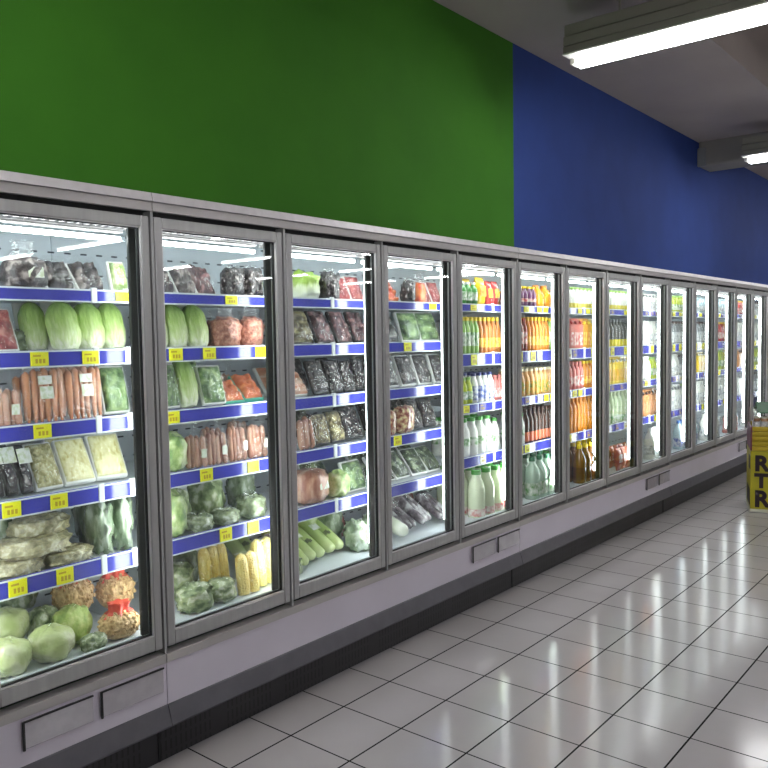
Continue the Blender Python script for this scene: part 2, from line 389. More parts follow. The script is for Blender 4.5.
def cabinet(i):
    x0 = S0+(i-1)*4*PITCH; x1 = x0+4*PITCH
    lab = ['refrigerated display cabinet partly cut off by the photo edge, packed with cabbages and carrots',
           'refrigerated cabinet of four doors holding corn, meat trays and vegetables under green wall',
           'four-door drinks cabinet straddling the join of green and blue wall',
           'four-door drinks cabinet under the blue wall with mostly pale bottles',
           'most distant drinks cabinet, partly hidden by the yellow bin'][i]
    t = empty('display_cabinet', (0, 0, 0), lab, 'display cabinet', 'row of refrigerated display cabinets')
    e = .0015
    a, b = x0+e, x1-e
    # top fascia: pale upper strip, darker lower strip with the black shadow gap under it
    bm = prism(bmesh.new(), [(.012, 1.986), (-.012, 1.988), (-.004, 2.018), (.012, 2.02)], a, b)
    finish('fascia_strip', bm, ALU_LIGHT, t, smooth=0)
    bm = prism(bmesh.new(), [(.012, 1.956), (-.006, 1.956), (-.006, 1.9855), (.012, 1.9855)], a, b)
    finish('fascia', bm, GREYLIP, t, smooth=0)
    bm = bmesh.new(); box(bm, a, b, .05, YBK+.06, 1.960, 2.018); finish('roof_panel', bm, LINER, t, smooth=0)
    bm = bmesh.new(); box(bm, a, b, .042, .049, 1.915, 1.972); finish('door_head', bm, GASKET, t, smooth=0)
    bm = bmesh.new(); box(bm, a, b, .042, .049, .411, .445); finish('door_sill', bm, GASKET, t, smooth=0)
    # interior
    bm = bmesh.new(); box(bm, a, b, YBK, YBK+.06, .40, 1.9595); finish('rear_panel', bm, SLOT, t, smooth=0)
    bm = bmesh.new()
    n = int((b-a)/.03)
    for q in range(n):
        xq = a+.01+q*.03; box(bm, xq, xq+.012, .062, .12, 1.905, 1.925)
    box(bm, a, b, .056, .061, 1.900, 1.93); box(bm, a, b, .121, .126, 1.900, 1.93)
    finish('air_grille', bm, ALU_LIGHT, t, smooth=0)
    for d in range(4):
        xs = x0+d*PITCH
        l = finish('canopy_light', bx(xs+.02, xs+PITCH-.02, .14, .175, 1.893, 1.905, bev=.003), GREYLIP, t)
        finish('light_tube', rod(bmesh.new(), (xs+.03, .15, 1.872), (xs+PITCH-.03, .15, 1.872), .0085, n=12), TUBE, l)
    dk = DECK1 if i <= 1 else DECK2
    bm = bmesh.new(); box(bm, a, b, .075, YBK-.002, dk-.06, dk, bev=.003); box(bm, a, b, .06, .074, dk-.06, dk+.018, bev=.002)
    finish('bottom_deck', bm, SHELF, t)
    for (s0, s1, kind) in SECTIONS:
        if not (x0 <= (s0+s1)/2 < x1): continue
        sh, rl = (SH1, RL1) if kind == 1 else (SH2, RL2)
        for q, z in enumerate(sh):
            bm = bmesh.new(); box(bm, s0+.004, s1-.004, YR+.012, YBK-.04, z-.018, z, bev=.002)
            s = finish('shelf', bm, SHELF, t)
            r0, r1 = rl[q]
            bm = prism(bmesh.new(), [(YR+.011, r0), (YR, r0), (YR, r1), (YR+.008, r1+.003), (YR+.011, r1)], s0+.012, s1-.012)
            finish('price_rail', bm, RAIL, s, smooth=0)
            bm = bmesh.new(); box(bm, s0+.012, s1-.012, YR-.0012, YR+.0, r1-.0035, r1+.002); box(bm, s0+.012, s1-.012, YR-.0012, YR+.0, r0-.003, r0+.002)
            finish('rail_edge', bm, SHELF, s, smooth=0)
            bm = bmesh.new(); box(bm, s1-.011, s1+.011, YR-.003, YR+.010, r0-.004, r1+.008, bev=.002)
            finish('rail_clip', bm, CLIP, s)
            bm = bmesh.new()
            for xb in (s0+.03, s1-.03):
                prism(bm, [(YBK-.042, z-.019), (YBK-.042, z-.075), (YBK-.06, z-.075), (YR+.08, z-.019)], xb-.002, xb+.002)
            finish('shelf_bracket', bm, SHELF, s, smooth=0)
            if kind == 1:
                for xt in TAGS[q]:
                    if s0 < xt < s1: price_tag(s, xt, r0+.002, r1-.002, TAG)
            else:
                rr = random.Random(int(s0*10)*7+q); xq = s0+.06
                while xq < s1-.05:
                    c = rr.random()
                    if c < .26: price_tag(s, xq, r0+.004, r1-.004, TAG)
                    elif c < .34: price_tag(s, xq, r0+.004, r1-.004, TAGWHITE)
                    elif c < .46: price_tag(s, xq, r0+.004, r1-.004, TAGVIOLET)
                    xq += .085
    # posts between the doors, with the vertical light behind each
    for d in range(4):
        xs = x0+d*PITCH
        m_ = finish('mullion', bx(xs-.063, xs+.063, .045, .06, .482, 1.898, bev=.003), MULL, t)
        finish('light_housing', bx(xs-.024, xs+.024, .0605, .075, .52, 1.87), LINER, m_, smooth=0)
        bm = bmesh.new(); box(bm, xs-.027, xs+.027,   .0755, .096, .53, 1.86, bev=.007, seg=3)
        finish('light_strip', bm, LEDS[(i-1)*4+d], m_)
        finish('post_strip', bx(xs-.005, xs+.005, -.001, .043, .412, 1.955), ALU, t, smooth=0)
    # doors
    for d in range(4):
        xs = x0+d*PITCH; l, r = xs+.011, xs+PITCH-.011; z0, z1 = .432, 1.938
        w = .031
        bm = bmesh.new()
        for (p, q, u, v) in ((l, l+w, z0, z1), (r-w, r, z0, z1)):
            box(bm, p, q, 0, .040, u, v, bev=.003)
        box(bm, l+w-.0005, r-w+.0005, .0005, .0395, z1-.038, z1-.0005, bev=.003); box(bm, l+w-.0005, r-w+.0005, .0005, .0395, z0+.0005, z0+.052, bev=.003)
        f = finish('door', bm, ALU, t)
        g = .006; u0, u1 = z0+.052, z1-.038
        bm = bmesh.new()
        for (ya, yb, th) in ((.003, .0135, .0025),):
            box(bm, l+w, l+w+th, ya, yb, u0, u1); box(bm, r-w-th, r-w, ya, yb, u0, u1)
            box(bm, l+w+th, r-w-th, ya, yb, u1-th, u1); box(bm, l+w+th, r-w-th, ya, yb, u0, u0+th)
        finish('reveal_highlight', bm, ALU_LIGHT, f, smooth=0)  # pale strips added along the reveal to paint its bright highlight edge
        bm = bmesh.new()
        box(bm, l+w, l+w+g,   .0138, .025, u0, u1); box(bm, r-w-g, r-w,   .0138, .025, u0, u1)
        box(bm, l+w+g, r-w-g,   .0138, .025, u1-g, u1); box(bm, l+w+g, r-w-g,   .0138, .025, u0, u0+g)
        finish('glazing_gasket', bm, GASKET, f, smooth=0)
        finish('glass_pane', bx(l+w+.001, r-w-.001, .016, .022, u0+.001, u1-.001), GLASS, f, smooth=0)
    # base
    bm = prism(bmesh.new(), [(.04, .378), (-.004, .378), (-.004, .408), (.04, .410)], a, b); finish('base_lip', bm, GREYLIP, t, smooth=0)
    bm = bmesh.new(); box(bm, a, b, 0, .04, .228, .3775); finish('base_panel', bm, LILAC, t, smooth=0)
    bm = prism(bmesh.new(), [(.06, .152), (-.022, .152), (-.024, .158), (-.004, .224), (.0, .2275), (.06, .2275)], a, b); finish('bumper', bm, BUMPER, t, smooth=0)
    bm = bmesh.new(); box(bm, a, b, .05, .062, .002, .1515); finish('kick_grille', bm, KICK, t, smooth=0)
    bm = bmesh.new(); box(bm, b-.010, b-.002, .045, .0495, .004, .15); finish('kick_joint_cover', bm, GASKET, t, smooth=0)
    for (p, q) in ((x1-.52, x1-.29), (x1-.26, x1-.02)):
        pl = finish('label_holder', bx(p, q, -.012, -.0005, .282, .368, bev=.002), PLATE, t)
        bm = bmesh.new(); box(bm, p-.004, p+.003, -.016, -.0115, .28, .37); box(bm, p, q, -.016, -.0115, .3655, .371)
        finish('holder_edge', bm, GASKET, pl, smooth=0)
    return t
for i in range(5): cabinet(i)

# ------------------------------------------------------------------ goods: one builder per kind, real size, standing on z = 0, facing -y
def G(n, *a, **k):
    if n not in M: M[n] = mat(n, *a, **k)
    return M[n]

NAPA = gradient_mat('napa_cabbage_leaf', [(0, (236, 238, 214)), (.2, (206, 220, 160)), (.55, (162, 190, 100)), (1, (112, 148, 62))], .19, vein=.34, scale=34, stretch=(3, 3, .7))
def napa(t):
    def fn(u, v):
        th = 2*PI*u; prof = .80+.20*math.sin(PI*min(1, v*.9+.08))
        if v > .72: prof *= math.sqrt(max(.04, 1-((v-.72)/.283)**2))
        if v < .12: prof *= .72+.28*v/.12
        r = .052*prof*(1+.06*abs(math.sin(4*th+3*v))+.04*math.sin(9*th-4*v)+.12*noise.noise(Vector((math.cos(th)*1.5, math.sin(th)*1.5, v*4))))
        return Vector((r*math.cos(th)*1.05, r*math.sin(th)*.85, v*.19))
    finish('leaves', surf(bmesh.new(), fn, 30, 20), NAPA, t, loc=(0, .005, .008), rot=(-.32, 0, 0))
    finish('foam_tray', bx(-.05, .05, .042, .05, 0, .195, bev=.007, seg=2), FOAM, t, loc=(0, .006, .016), rot=(-.32, 0, 0))
    return .105, .13, .19

def tray(contents, traymat, lean=.45, w=.13, l=.175, dome=.02, bumps=26, amp=.012, seed=1, label=False):
    def build(t):
        # shallow dish lying in its own xz plane, leaning back by «lean»
        bm = bmesh.new(); box(bm, -w/2, w/2, 0, .022, 0, l, bev=.009, seg=2)
        finish('tray', bm, traymat, t, loc=(0, .0, .012), rot=(-lean, 0, 0))
        bm = bmesh.new(); nx, nz = 22, 26; rr = random.Random(seed)
        pts = [(rr.random(), rr.random(), rr.uniform(.6, 1)) for _ in range(bumps)]
        V = []
        for j in range(nz+1):
            row = []
            for i in range(nx+1):
                a, b = i/nx, j/nz; edge = min(1, min(a, 1-a)*7)*min(1, min(b, 1-b)*7); edge = edge**.5
                hgt = max((k*max(0, 1-(((a-p)*w)**2+((b-q)*l)**2)/(.021**2)))**.5 for p, q, k in pts)
                y = -(dome*edge*.6+amp*hgt*edge+.002*noise.noise(Vector((a*14, b*14, seed))))
                row.append(bm.verts.new((-w/2+.008+a*(w-.016), y, .008+b*(l-.016))))
            V.append(row)
        for j in range(nz):
            for i in range(nx): bm.faces.new((V[j][i], V[j][i+1], V[j+1][i+1], V[j+1][i]))
        ring = V[0]+[r[-1] for r in V[1:]]+V[-1][-2::-1]+[r[0] for r in V[-2:0:-1]]
        base = [bm.verts.new((v.co.x, .004, v.co.z)) for v in ring]
        for k in range(len(ring)):
            bm.faces.new((ring[k], ring[(k+1) % len(ring)], base[(k+1) % len(ring)], base[k]))
        bm.faces.new(base)
        finish('contents', bm, contents, t, loc=(0, 0, .012), rot=(-lean, 0, 0), smooth=80)
        def film(u, v):
            th = 2*PI*u; c, s = math.cos(th), math.sin(th); p = 2/6
            c = math.copysign(abs(c)**p, c); s = math.copysign(abs(s)**p, s); k = (1, 1, .9, .3)[min(3, int(v*3.01))]
            return Vector((c*(w/2-.001)*k, (.016, -.004, -dome*.6-amp-.003, -dome*.6-amp-.005)[min(3, int(v*3.01))], l/2+s*(l/2-.001)*k))
        finish('cling_film', surf(bmesh.new(), film, 32, 3), FILM, t, loc=(0, 0, .012), rot=(-lean, 0, 0), smooth=80)
        if label:
            bm = bmesh.new(); box(bm, -.028, .028, -dome*.6-amp-.008, -dome*.6-amp-.006, l*.55, l*.86)
            finish('sticker', bm, WHITE_LABEL, t, loc=(0, 0, .012), rot=(-lean, 0, 0), smooth=0)
        return w, .05+l*math.sin(lean), .012+l*math.cos(lean)+.01
    return build

def bag(contents, w=.14, d=.12, h=.13, neck=.05, amp=.16, fr=11, seed=1, label=True, tie=None, flat=.6, film=None):
    def build(t):
        finish('contents', blob(bmesh.new(), w, d, h, amp, fr, seed, flat=flat), contents, t, smooth=80)
        if neck:
            def fn(u, v):
                th = 2*PI*u; r = (.030*(1-v)**1.5+.010+.030*max(0, v-.45)**1.2)*(1+.3*math.sin(7*th+seed))
                return Vector((r*math.cos(th)*1.3, r*math.sin(th), h*.90+neck*1.25*v))
            finish('bag_neck', surf(bmesh.new(), fn, 28, 8), tie or BAGFILM, t, smooth=80)
        if label:
            bm = bmesh.new(); box(bm, -.026, .026, -.0015, 0, -.017, .017, bev=.0004)
            finish('sticker', bm, WHITE_LABEL, t, loc=(w*.1, -d*.47, h*.55), rot=(-.15, 0, .1), smooth=0)
        return w, d, h+neck
    return build

CARROT = gradient_mat('carrot_skin', [(0, (206, 132, 84)), (.5, (222, 152, 104)), (1, (196, 132, 92))], .19, vein=.3, scale=20, stretch=(1, 1, 3), coat=.5)
def carrots(t):
    rr = random.Random(3)
    for i in range(6):
        x = -.0625+.025*i; hh = rr.uniform(.175, .198); top = rr.uniform(.0135, .0155)
        def fn(u, v, x=x, hh=hh, top=top):
            r = (.0045+(top-.0045)*min(1, v*1.25)**.7)*(math.sqrt(max(.03, 1-((v-.93)/.07)**2)) if v > .93 else 1)
            return Vector((r*math.cos(2*PI*u), r*math.sin(2*PI*u), hh*v))
        a = -.13
        finish('carrot', surf(bmesh.new(), fn, 12, 14), CARROT, t, loc=(x, rr.uniform(-.003, .003), .003), rot=(a, rr.uniform(-.04, .04), 0), smooth=80)
    def film(u, v):
        th = 2*PI*u; c, s = math.cos(th), math.sin(th); k = .8+.2*math.sin(PI*min(1, v*1.6+.15))
        return Vector((math.copysign(abs(c)**.4, c)*.078, math.copysign(abs(s)**.6, s)*.018*k, .002+v*.215))
    finish('clear_bag', surf(bmesh.new(), film, 28, 8), BAGFILM, t, rot=(-.13, 0, 0), smooth=80)
    bm = bmesh.new(); box(bm, -.024, .028, -.0205, -.0195, .135, .165); box(bm, -.02, .03, -.0205, -.0195, .085, .128)
    finish('sticker', bm, WHITE_LABEL, t, rot=(-.13, 0, 0), smooth=0)
    return .156, .06, .215

CABB = mat('cabbage_leaf', (190, 204, 132), (236, 238, 198), (212, 222, 160), scale=12, rough=.35, coat=.7, bump=.5, bscale=34)
CABBG = mat('curly_green_leaf', (92, 112, 70), (230, 234, 210), (164, 180, 130), scale=26, rough=.4, coat=.5, bump=.8, bscale=30)
FLORET = mat('cauliflower_head', (150, 176, 86), (206, 212, 140), (178, 196, 106), scale=28, rough=.5, coat=.4, bump=.8, bscale=40)
def cabbage(m_, amp=.10, fr=8, seed=1, w=.16, d=.15, h=.125):
    def build(t):
        ridge = lambda u, v: .035*math.sin(2*PI*u*4+5*v)+.025*abs(math.sin(2*PI*u*6))
        finish('leaves', blob(bmesh.new(), w, d, h, amp, fr, seed, flat=.85, ridge=ridge, nu=36, nv=20, e=.85), m_, t, smooth=80)
        bm = bmesh.new()
        for k in range(5):
            a = k*1.26; rod(bm, (0, 0, h*.9), (.018*math.cos(a), .018*math.sin(a), h*1.0), .002, .007, n=6)
        finish('film_twist', bm, BAGFILM, t)
        return w, d, h
    return build

PEANUT = mat('peanut_shells', (150, 104, 58), (226, 190, 138), (204, 164, 110), scale=60, rough=.55, bump=1, kind='voronoi', lo=0, hi=.5)
REDNET = mat('red_netting', (206, 50, 34), (226, 84, 56), scale=30, rough=.4, coat=.3)
def peanuts(t):
    bm = blob(bmesh.new(), .16, .14, .105, .05, 6, 4, flat=.7)
    # nut-shaped bumps over the sack
    rr = random.Random(5)
    for v in bm.verts:
        pass
    finish('peanut_filling', bm, PEANUT, t, smooth=80)
    bm = bmesh.new()
    for k in range(110):
        a = rr.uniform(0, 2*PI); ph = rr.uniform(.2, 1.9); r = math.sin(ph)**.75
        c = Vector((.079*r*math.cos(a), .069*r*math.sin(a), .053+.052*math.cos(ph)))
        ax = Vector((rr.uniform(-1, 1), rr.uniform(-1, 1), rr.uniform(-.5, .5))).normalized()*.010
        rod(bm, c-ax, c+ax, .0055, .0062, n=7, nv=2)
    o = finish('peanut_shells', bm, PEANUT, t, smooth=80); o['kind'] = 'stuff'
    def fn(u, v):
        th = 2*PI*u; r = (.034*(1-v)**1.3+.008+.035*max(0, v-.4))*(1+.3*math.sin(6*th))
        return Vector((r*math.cos(th)*1.4, r*math.sin(th), .092+.055*v))
    finish('red_net_top', surf(bmesh.new(), fn, 26, 8), REDNET, t, smooth=80)
    return .16, .14, .14

CORN = mat('corn_kernels', (228, 182, 66), (250, 226, 128), (242, 206, 92), scale=150, rough=.35, coat=.5, bump=.4, kind='voronoi', lo=0, hi=.55, stretch=(1, 1, .8))
CORNP = mat('pale_corn_kernels', (234, 212, 96), (250, 236, 150), (246, 228, 124), scale=150, rough=.35, coat=.5, bump=.35, kind='voronoi', lo=0, hi=.55)
def corn(m_, n=3):
    def build(t):
        for i in range(n):
            x = (i-(n-1)/2)*.05
            def fn(u, v):
                r = .0255*(.86+.18*math.sin(PI*min(1, v*.75+.2)))*(math.sqrt(max(.06, 1-((v-.82)/.185)**2)) if v > .82 else 1)
                r *= 1+.025*math.cos(14*2*PI*u)
                return Vector((r*math.cos(2*PI*u), r*math.sin(2*PI*u), .175*v))
            finish('corn_cob', surf(bmesh.new(), fn, 56, 16), m_, t, loc=(x, .002*(i % 2), .002), rot=(-.12, 0, 0), smooth=80)
        def film(u, v):
            th = 2*PI*u; c, s = math.cos(th), math.sin(th)
            return Vector((math.copysign(abs(c)**.5, c)*(.0255*n+.004), math.copysign(abs(s)**.8, s)*.029, .001+v*.178))
        finish('cling_film', surf(bmesh.new(), film, 28, 4), FILM, t, rot=(-.12, 0, 0), smooth=80)
        return .05*n+.008, .075, .178
    return build

ZUC = gradient_mat('pale_gourd_skin', [(0, (214, 226, 166)), (.4, (192, 212, 132)), (.8, (172, 198, 108)), (1, (206, 214, 120))], .22, vein=.18, scale=24, coat=.6)
ZUCY = gradient_mat('yellow_gourd_skin', [(0, (232, 214, 90)), (.5, (222, 206, 74)), (1, (186, 186, 64))], .22, vein=.18, scale=24, coat=.6)
INK = mat('faded_ink', (86, 90, 70), rough=.5)
def gourds(m_, n=2):
    def build(t):
        for i in range(n):
            x = (i-(n-1)/2)*.052
            def fn(u, v):
                e = min(1, v/.09, (1-v)/.09); r = .027*(.88+.14*math.sin(PI*v))*math.sqrt(max(.12, 1-(1-e)**2))
                return Vector((r*math.cos(2*PI*u), r*math.sin(2*PI*u), .22*v))
            finish('gourd', surf(bmesh.new(), fn, 20, 22), m_, t, loc=(x, 0, .027), rot=(-1.02, 0, 0), smooth=80)
        bm = bmesh.new()
        box(bm, -.042, .0, -.0297, -.0287, .12, .155); 
        finish('sticker', bm, WHITE_LABEL, t, loc=(0, 0, .027), rot=(-1.02, 0, 0), smooth=0)
        bm = bmesh.new()
        for q in range(4): box(bm, -.012+.009*q, -.006+.009*q, -.0297, -.0288, .075+.004*(q % 2), .095+.004*(q % 3))
        finish('printed_mark', bm, INK, t, loc=(0, 0, .027), rot=(-1.02, 0, 0), smooth=0)
        return .052*n+.004, .24, .15
    return build

EGGP = mat('eggplant_in_film', (66, 54, 62), (214, 210, 212), (132, 122, 128), scale=20, rough=.2, coat=.8, bump=.8, bscale=34)  # silvery mottling paints the film's highlights over the dark skin
def eggplants(t):
    for i in range(3):
        def fn(u, v):
            e = min(1, v/.1, (1-v)/.1); r = (.016+.014*v)*math.sqrt(max(.1, 1-(1-e)**2))
            return Vector((r*math.cos(2*PI*u), r*math.sin(2*PI*u), .2*v))
        finish('eggplant', surf(bmesh.new(), fn, 16, 18), EGGP, t, loc=((i-1)*.05, -.03+.01*i, .031), rot=(-1.1, 0, .06*(i-1)), smooth=80)
    def fn(u, v):
        th = 2*PI*u; r = (.05*(1-v)+.014+.02*v*v)*(1+.25*math.sin(6*th))
        return Vector((r*math.cos(th)*1.3, .12+r*math.sin(th)*.6, .085+.06*v))
    finish('bag_neck', surf(bmesh.new(), fn, 24, 6), BAGFILM, t, smooth=80)
    return .15, .24, .145

RAD = mat('radish_skin', (226, 232, 206), (240, 242, 226), scale=12, rough=.35, coat=.5)
def radish(t):
    def fn(u, v):
        e = min(1, v/.16, (1-v)/.12); r = (.030+.012*v)*math.sqrt(max(.08, 1-(1-e)**2))
        return Vector((r*math.cos(2*PI*u), r*math.sin(2*PI*u), .18*v))
    finish('radish', surf(bmesh.new(), fn, 22, 20), RAD, t, loc=(0, -.07, .042), rot=(-1.25, 0, 0), smooth=80)
    finish('leaf_stub', rod(bmesh.new(), (0, .1, .1), (0, .125, .112), .012, .009, n=10), CABBG, t)
    return .086, .2, .11

SAUS = mat('pinkish_sausage_skin', (176, 116, 92), (216, 170, 142), (196, 142, 116), scale=16, rough=.3, coat=.7, bump=.3, stretch=(2, 2, .6))
def sausages(n=5, lab=True):
    def build(t):
        rr = random.Random(n)
        for i in range(n):
            x = (i-(n-1)/2)*.03; hh = rr.uniform(.135, .155)
            def fn(u, v):
                e = min(1, v/.13, (1-v)/.13); r = .0185*math.sqrt(max(.1, 1-(1-e)**2))
                return Vector((r*math.cos(2*PI*u)+.006*math.sin(PI*v)*(i % 2*2-1)*.5, r*math.sin(2*PI*u), hh*v))
            finish('sausage', surf(bmesh.new(), fn, 14, 16), SAUS, t, loc=(x, rr.uniform(-.012, .012), .002), rot=(rr.uniform(-.22, -.1), -x*.8, 0), smooth=80)
        W = .03*n/2+.008
        def film(u, v):
            th = 2*PI*u; k = (1, 1.04, 1, .62, .3, .2, .34)[min(6, int(v*6.01))]
            return Vector((math.cos(th)*W*k*(1+.05*math.sin(9*th)), math.sin(th)*.042*k*(1+.08*math.sin(7*th))+.012*v, (.002, .05, .125, .165, .178, .188, .212)[min(6, int(v*6.01))]))
        finish('clear_bag', surf(bmesh.new(), film, 30, 6), BAGFILM, t, smooth=80)
        if lab: finish('sticker', bx(-.02, .02, -.047, -.046, .05, .09), WHITE_LABEL, t, loc=(.02, 0, 0), smooth=0)
        return W*2, .1, .212
    return build
SPROUT = mat('bean_sprouts', (150, 142, 84), (226, 220, 172), (198, 190, 130), scale=70, rough=.4, coat=.5, bump=.7, bscale=80)
SPROUTG = mat('dry_noodle_strands', (140, 134, 98), (222, 216, 184), (182, 174, 132), scale=40, rough=.3, coat=.8, bump=.9, bscale=34)
PALE = mat('pale_sprout_sheet', (190, 176, 96), (236, 232, 178), (224, 218, 156), scale=45, rough=.4, coat=.5, bump=.4, bscale=50, lo=.3, hi=.55)
MEAT = mat('red_meat', (132, 36, 40), (216, 140, 130), (166, 62, 64), scale=30, rough=.3, coat=.6, bump=.3)
DMEAT = mat('dark_meat', (58, 30, 34), (176, 130, 128), (88, 50, 54), scale=34, rough=.3, coat=.6, bump=.4)
PORK = mat('pink_sausage', (168, 104, 82), (226, 184, 158), (202, 146, 120), scale=18, rough=.3, coat=.7, bump=.5, bscale=26, stretch=(2, 2, .6))
MINCE = mat('minced_meat', (146, 82, 66), (216, 158, 134), (184, 120, 98), scale=55, rough=.4, coat=.5, bump=.7, bscale=70)
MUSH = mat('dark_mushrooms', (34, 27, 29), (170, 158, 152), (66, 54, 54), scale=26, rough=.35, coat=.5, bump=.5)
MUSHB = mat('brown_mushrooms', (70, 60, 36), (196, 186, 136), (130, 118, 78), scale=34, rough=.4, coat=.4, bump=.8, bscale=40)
BLACKF = mat('black_fungus', (24, 22, 23), (206, 198, 194), (58, 48, 48), scale=48, rough=.25, coat=.7, bump=.7, bscale=50, hi=.75)  # pale specks put the glints of the wrapping film into the colour
GREENS = mat('green_leaves', (44, 74, 34), (166, 190, 128), (100, 136, 74), scale=30, rough=.35, coat=.5, bump=.8, bscale=40)
DGREENS = mat('dark_green_leaves', (30, 40, 28), (160, 172, 138), (66, 84, 54), scale=34, rough=.35, coat=.6, bump=.8, bscale=45)
LETT = mat('lettuce_leaf', (108, 142, 72), (220, 230, 176), (168, 192, 116), scale=20, rough=.35, coat=.5, bump=.7, bscale=30)
BOK = gradient_mat('bok_choy', [(0, (240, 242, 232)), (.45, (222, 232, 190)), (.62, (160, 190, 90)), (1, (130, 164, 56))], .14, vein=.2, scale=30)
TOM = mat('tomatoes', (188, 50, 22), (232, 130, 74), (214, 84, 44), scale=24, rough=.25, coat=.7, kind='voronoi', lo=0, hi=.7, bump=.4)
CARROTP = mat('sliced_carrot', (186, 84, 44), (230, 148, 96), (210, 112, 66), scale=30, rough=.35, coat=.5, bump=.6, stretch=(.6, 1, 3))
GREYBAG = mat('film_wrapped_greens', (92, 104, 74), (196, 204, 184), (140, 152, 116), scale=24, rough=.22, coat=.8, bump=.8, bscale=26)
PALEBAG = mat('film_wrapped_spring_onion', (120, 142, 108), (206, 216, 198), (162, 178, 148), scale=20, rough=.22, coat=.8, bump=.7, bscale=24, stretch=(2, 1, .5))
SALMON = mat('pink_slices', (206, 128, 92), (238, 204, 178), (222, 162, 128), scale=26, rough=.3, coat=.6, bump=.5, stretch=(.5, 1, 2))
PATT = mat('patterned_wrapper', (120, 50, 46), (236, 226, 170), (196, 150, 120), scale=55, rough=.25, coat=.7)
TEAL = mat('teal_tray', (66, 160, 138), rough=.35)

KINDS = {
 'napa_cabbage': (napa, 'napa cabbage'),
 'meat_tray': (tray(MEAT, FOAM, seed=2, bumps=10), 'meat tray'),
 'dark_meat_tray': (tray(DMEAT, BLACKTRAY, seed=3, bumps=14), 'meat tray'),
 'mushroom_tray': (tray(MUSH, FOAM, lean=.75, w=.12, l=.13, amp=.022, bumps=16, seed=4), 'mushroom tray'),
 'brown_mushroom_tray': (tray(MUSHB, BLACKTRAY, lean=.35, seed=5, bumps=40), 'mushroom tray'),
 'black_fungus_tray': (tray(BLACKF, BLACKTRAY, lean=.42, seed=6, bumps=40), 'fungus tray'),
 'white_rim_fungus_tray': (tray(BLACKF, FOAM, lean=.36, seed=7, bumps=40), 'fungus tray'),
 'greens_tray': (tray(GREENS, FOAM, lean=.3, seed=8, bumps=60, amp=.009), 'greens tray'),
 'dark_greens_tray': (tray(DGREENS, FOAM, lean=.7, seed=9, bumps=60, amp=.010), 'greens tray'),
 'sprout_tray': (tray(SPROUT, FOAM, lean=.55, seed=10, bumps=30, amp=.01), 'sprout tray'),
 'pale_sprout_tray': (tray(PALE, FOAM, lean=.62, seed=11, bumps=6, amp=.003, dome=.012, w=.17, l=.15), 'sprout tray'),
 'tomato_tray': (tray(TOM, FOAM, lean=.5, seed=12, bumps=14, amp=.022), 'tomato tray'),
 'white_rim_meat_tray': (tray(DMEAT, FOAM, lean=.7, w=.12, l=.14, seed=21, bumps=14, amp=.02), 'meat tray'),
 'carrot_slice_tray': (tray(CARROTP, TEAL, lean=.95, w=.15, l=.15, seed=13, bumps=20), 'carrot tray'),
 'pale_green_tray': (tray(LETT, FOAM, lean=.3, w=.09, l=.12, seed=14, bumps=18), 'greens tray'),
 'pink_slice_tray': (tray(SALMON, FOAM, lean=.6, w=.13, l=.16, seed=15, bumps=12), 'meat tray'),
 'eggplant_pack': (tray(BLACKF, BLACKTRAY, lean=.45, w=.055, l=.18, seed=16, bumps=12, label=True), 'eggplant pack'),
 'dark_bag': (bag(MUSH, .15, .13, .11, .05, seed=2), 'bag of mushrooms'),
 'black_bag': (bag(BLACKF, .12, .12, .13, .02, seed=3, label=False, flat=.4), 'bag of fungus'),
 'sausage_bag': (sausages(5), 'sausage bag'),
 'slim_sausage_bag': (sausages(4, False), 'sausage bag'),
 'big_sausage_bag': (bag(PORK, .16, .13, .15, .05, seed=4, amp=.14, flat=.5), 'sausage bag'),
 'mince_bag': (bag(MINCE, .14, .12, .13, .05, seed=5, label=False), 'mince bag'),
 'sprout_bag': (bag(SPROUTG, .22, .16, .065, 0, seed=6, amp=.24, fr=13, label=False, flat=.5), 'bag of sprouts'),
 'leaf_bag': (bag(PALEBAG, .11, .14, .16, .0, seed=7, label=False, amp=.34, fr=14, flat=.8), 'bag of greens'),
 'wrapped_greens': (bag(GREYBAG, .14, .14, .1, .02, seed=8, amp=.25, label=False), 'bag of greens'),
 'lettuce': (bag(LETT, .13, .13, .13, .0, seed=9, amp=.2, label=False), 'lettuce'),
 'bok_choy': (bag(BOK, .14, .12, .14, .0, seed=10, amp=.25, label=False), 'bok choy'),
 'white_mushroom_bag': (bag(BLACKF, .12, .1, .15, .03, seed=11, amp=.25, label=False), 'bag of fungus'),
 'broccoli_bag': (bag(CABBG, .13, .13, .12, .02, seed=12, amp=.3, fr=16, label=False), 'bag of broccoli'),
 'tomato_bag': (bag(TOM, .12, .1, .12, .05, seed=13, amp=.1, label=False), 'bag of tomatoes'),
 'patterned_pack': (bag(PATT, .12, .07, .13, .0, seed=14, amp=.1, flat=.4, label=False), 'snack pack'),
 'carrot_bag': (carrots, 'bag of carrots'),
 'white_cabbage': (cabbage(CABB), 'cabbage'),
 'curly_cabbage': (cabbage(CABBG, .16, 9, 3), 'cabbage'),
 'green_cauliflower': (cabbage(FLORET, .14, 10, 5), 'cauliflower'),
 'peanut_sack': (peanuts, 'sack of peanuts'),
 'corn_pack': (corn(CORN, 2), 'corn pack'),
 'big_corn_pack': (corn(CORN, 3), 'corn pack'),
 'pale_corn_pack': (corn(CORNP, 2), 'corn pack'),
 'gourd_pack': (gourds(ZUC), 'gourd pack'),
 'yellow_gourd_pack': (gourds(ZUCY), 'gourd pack'),
 'eggplant_bag': (eggplants, 'bag of eggplants'),
 'white_radish': (radish, 'radish'),
}
PROTO = {}; ITEMS = []
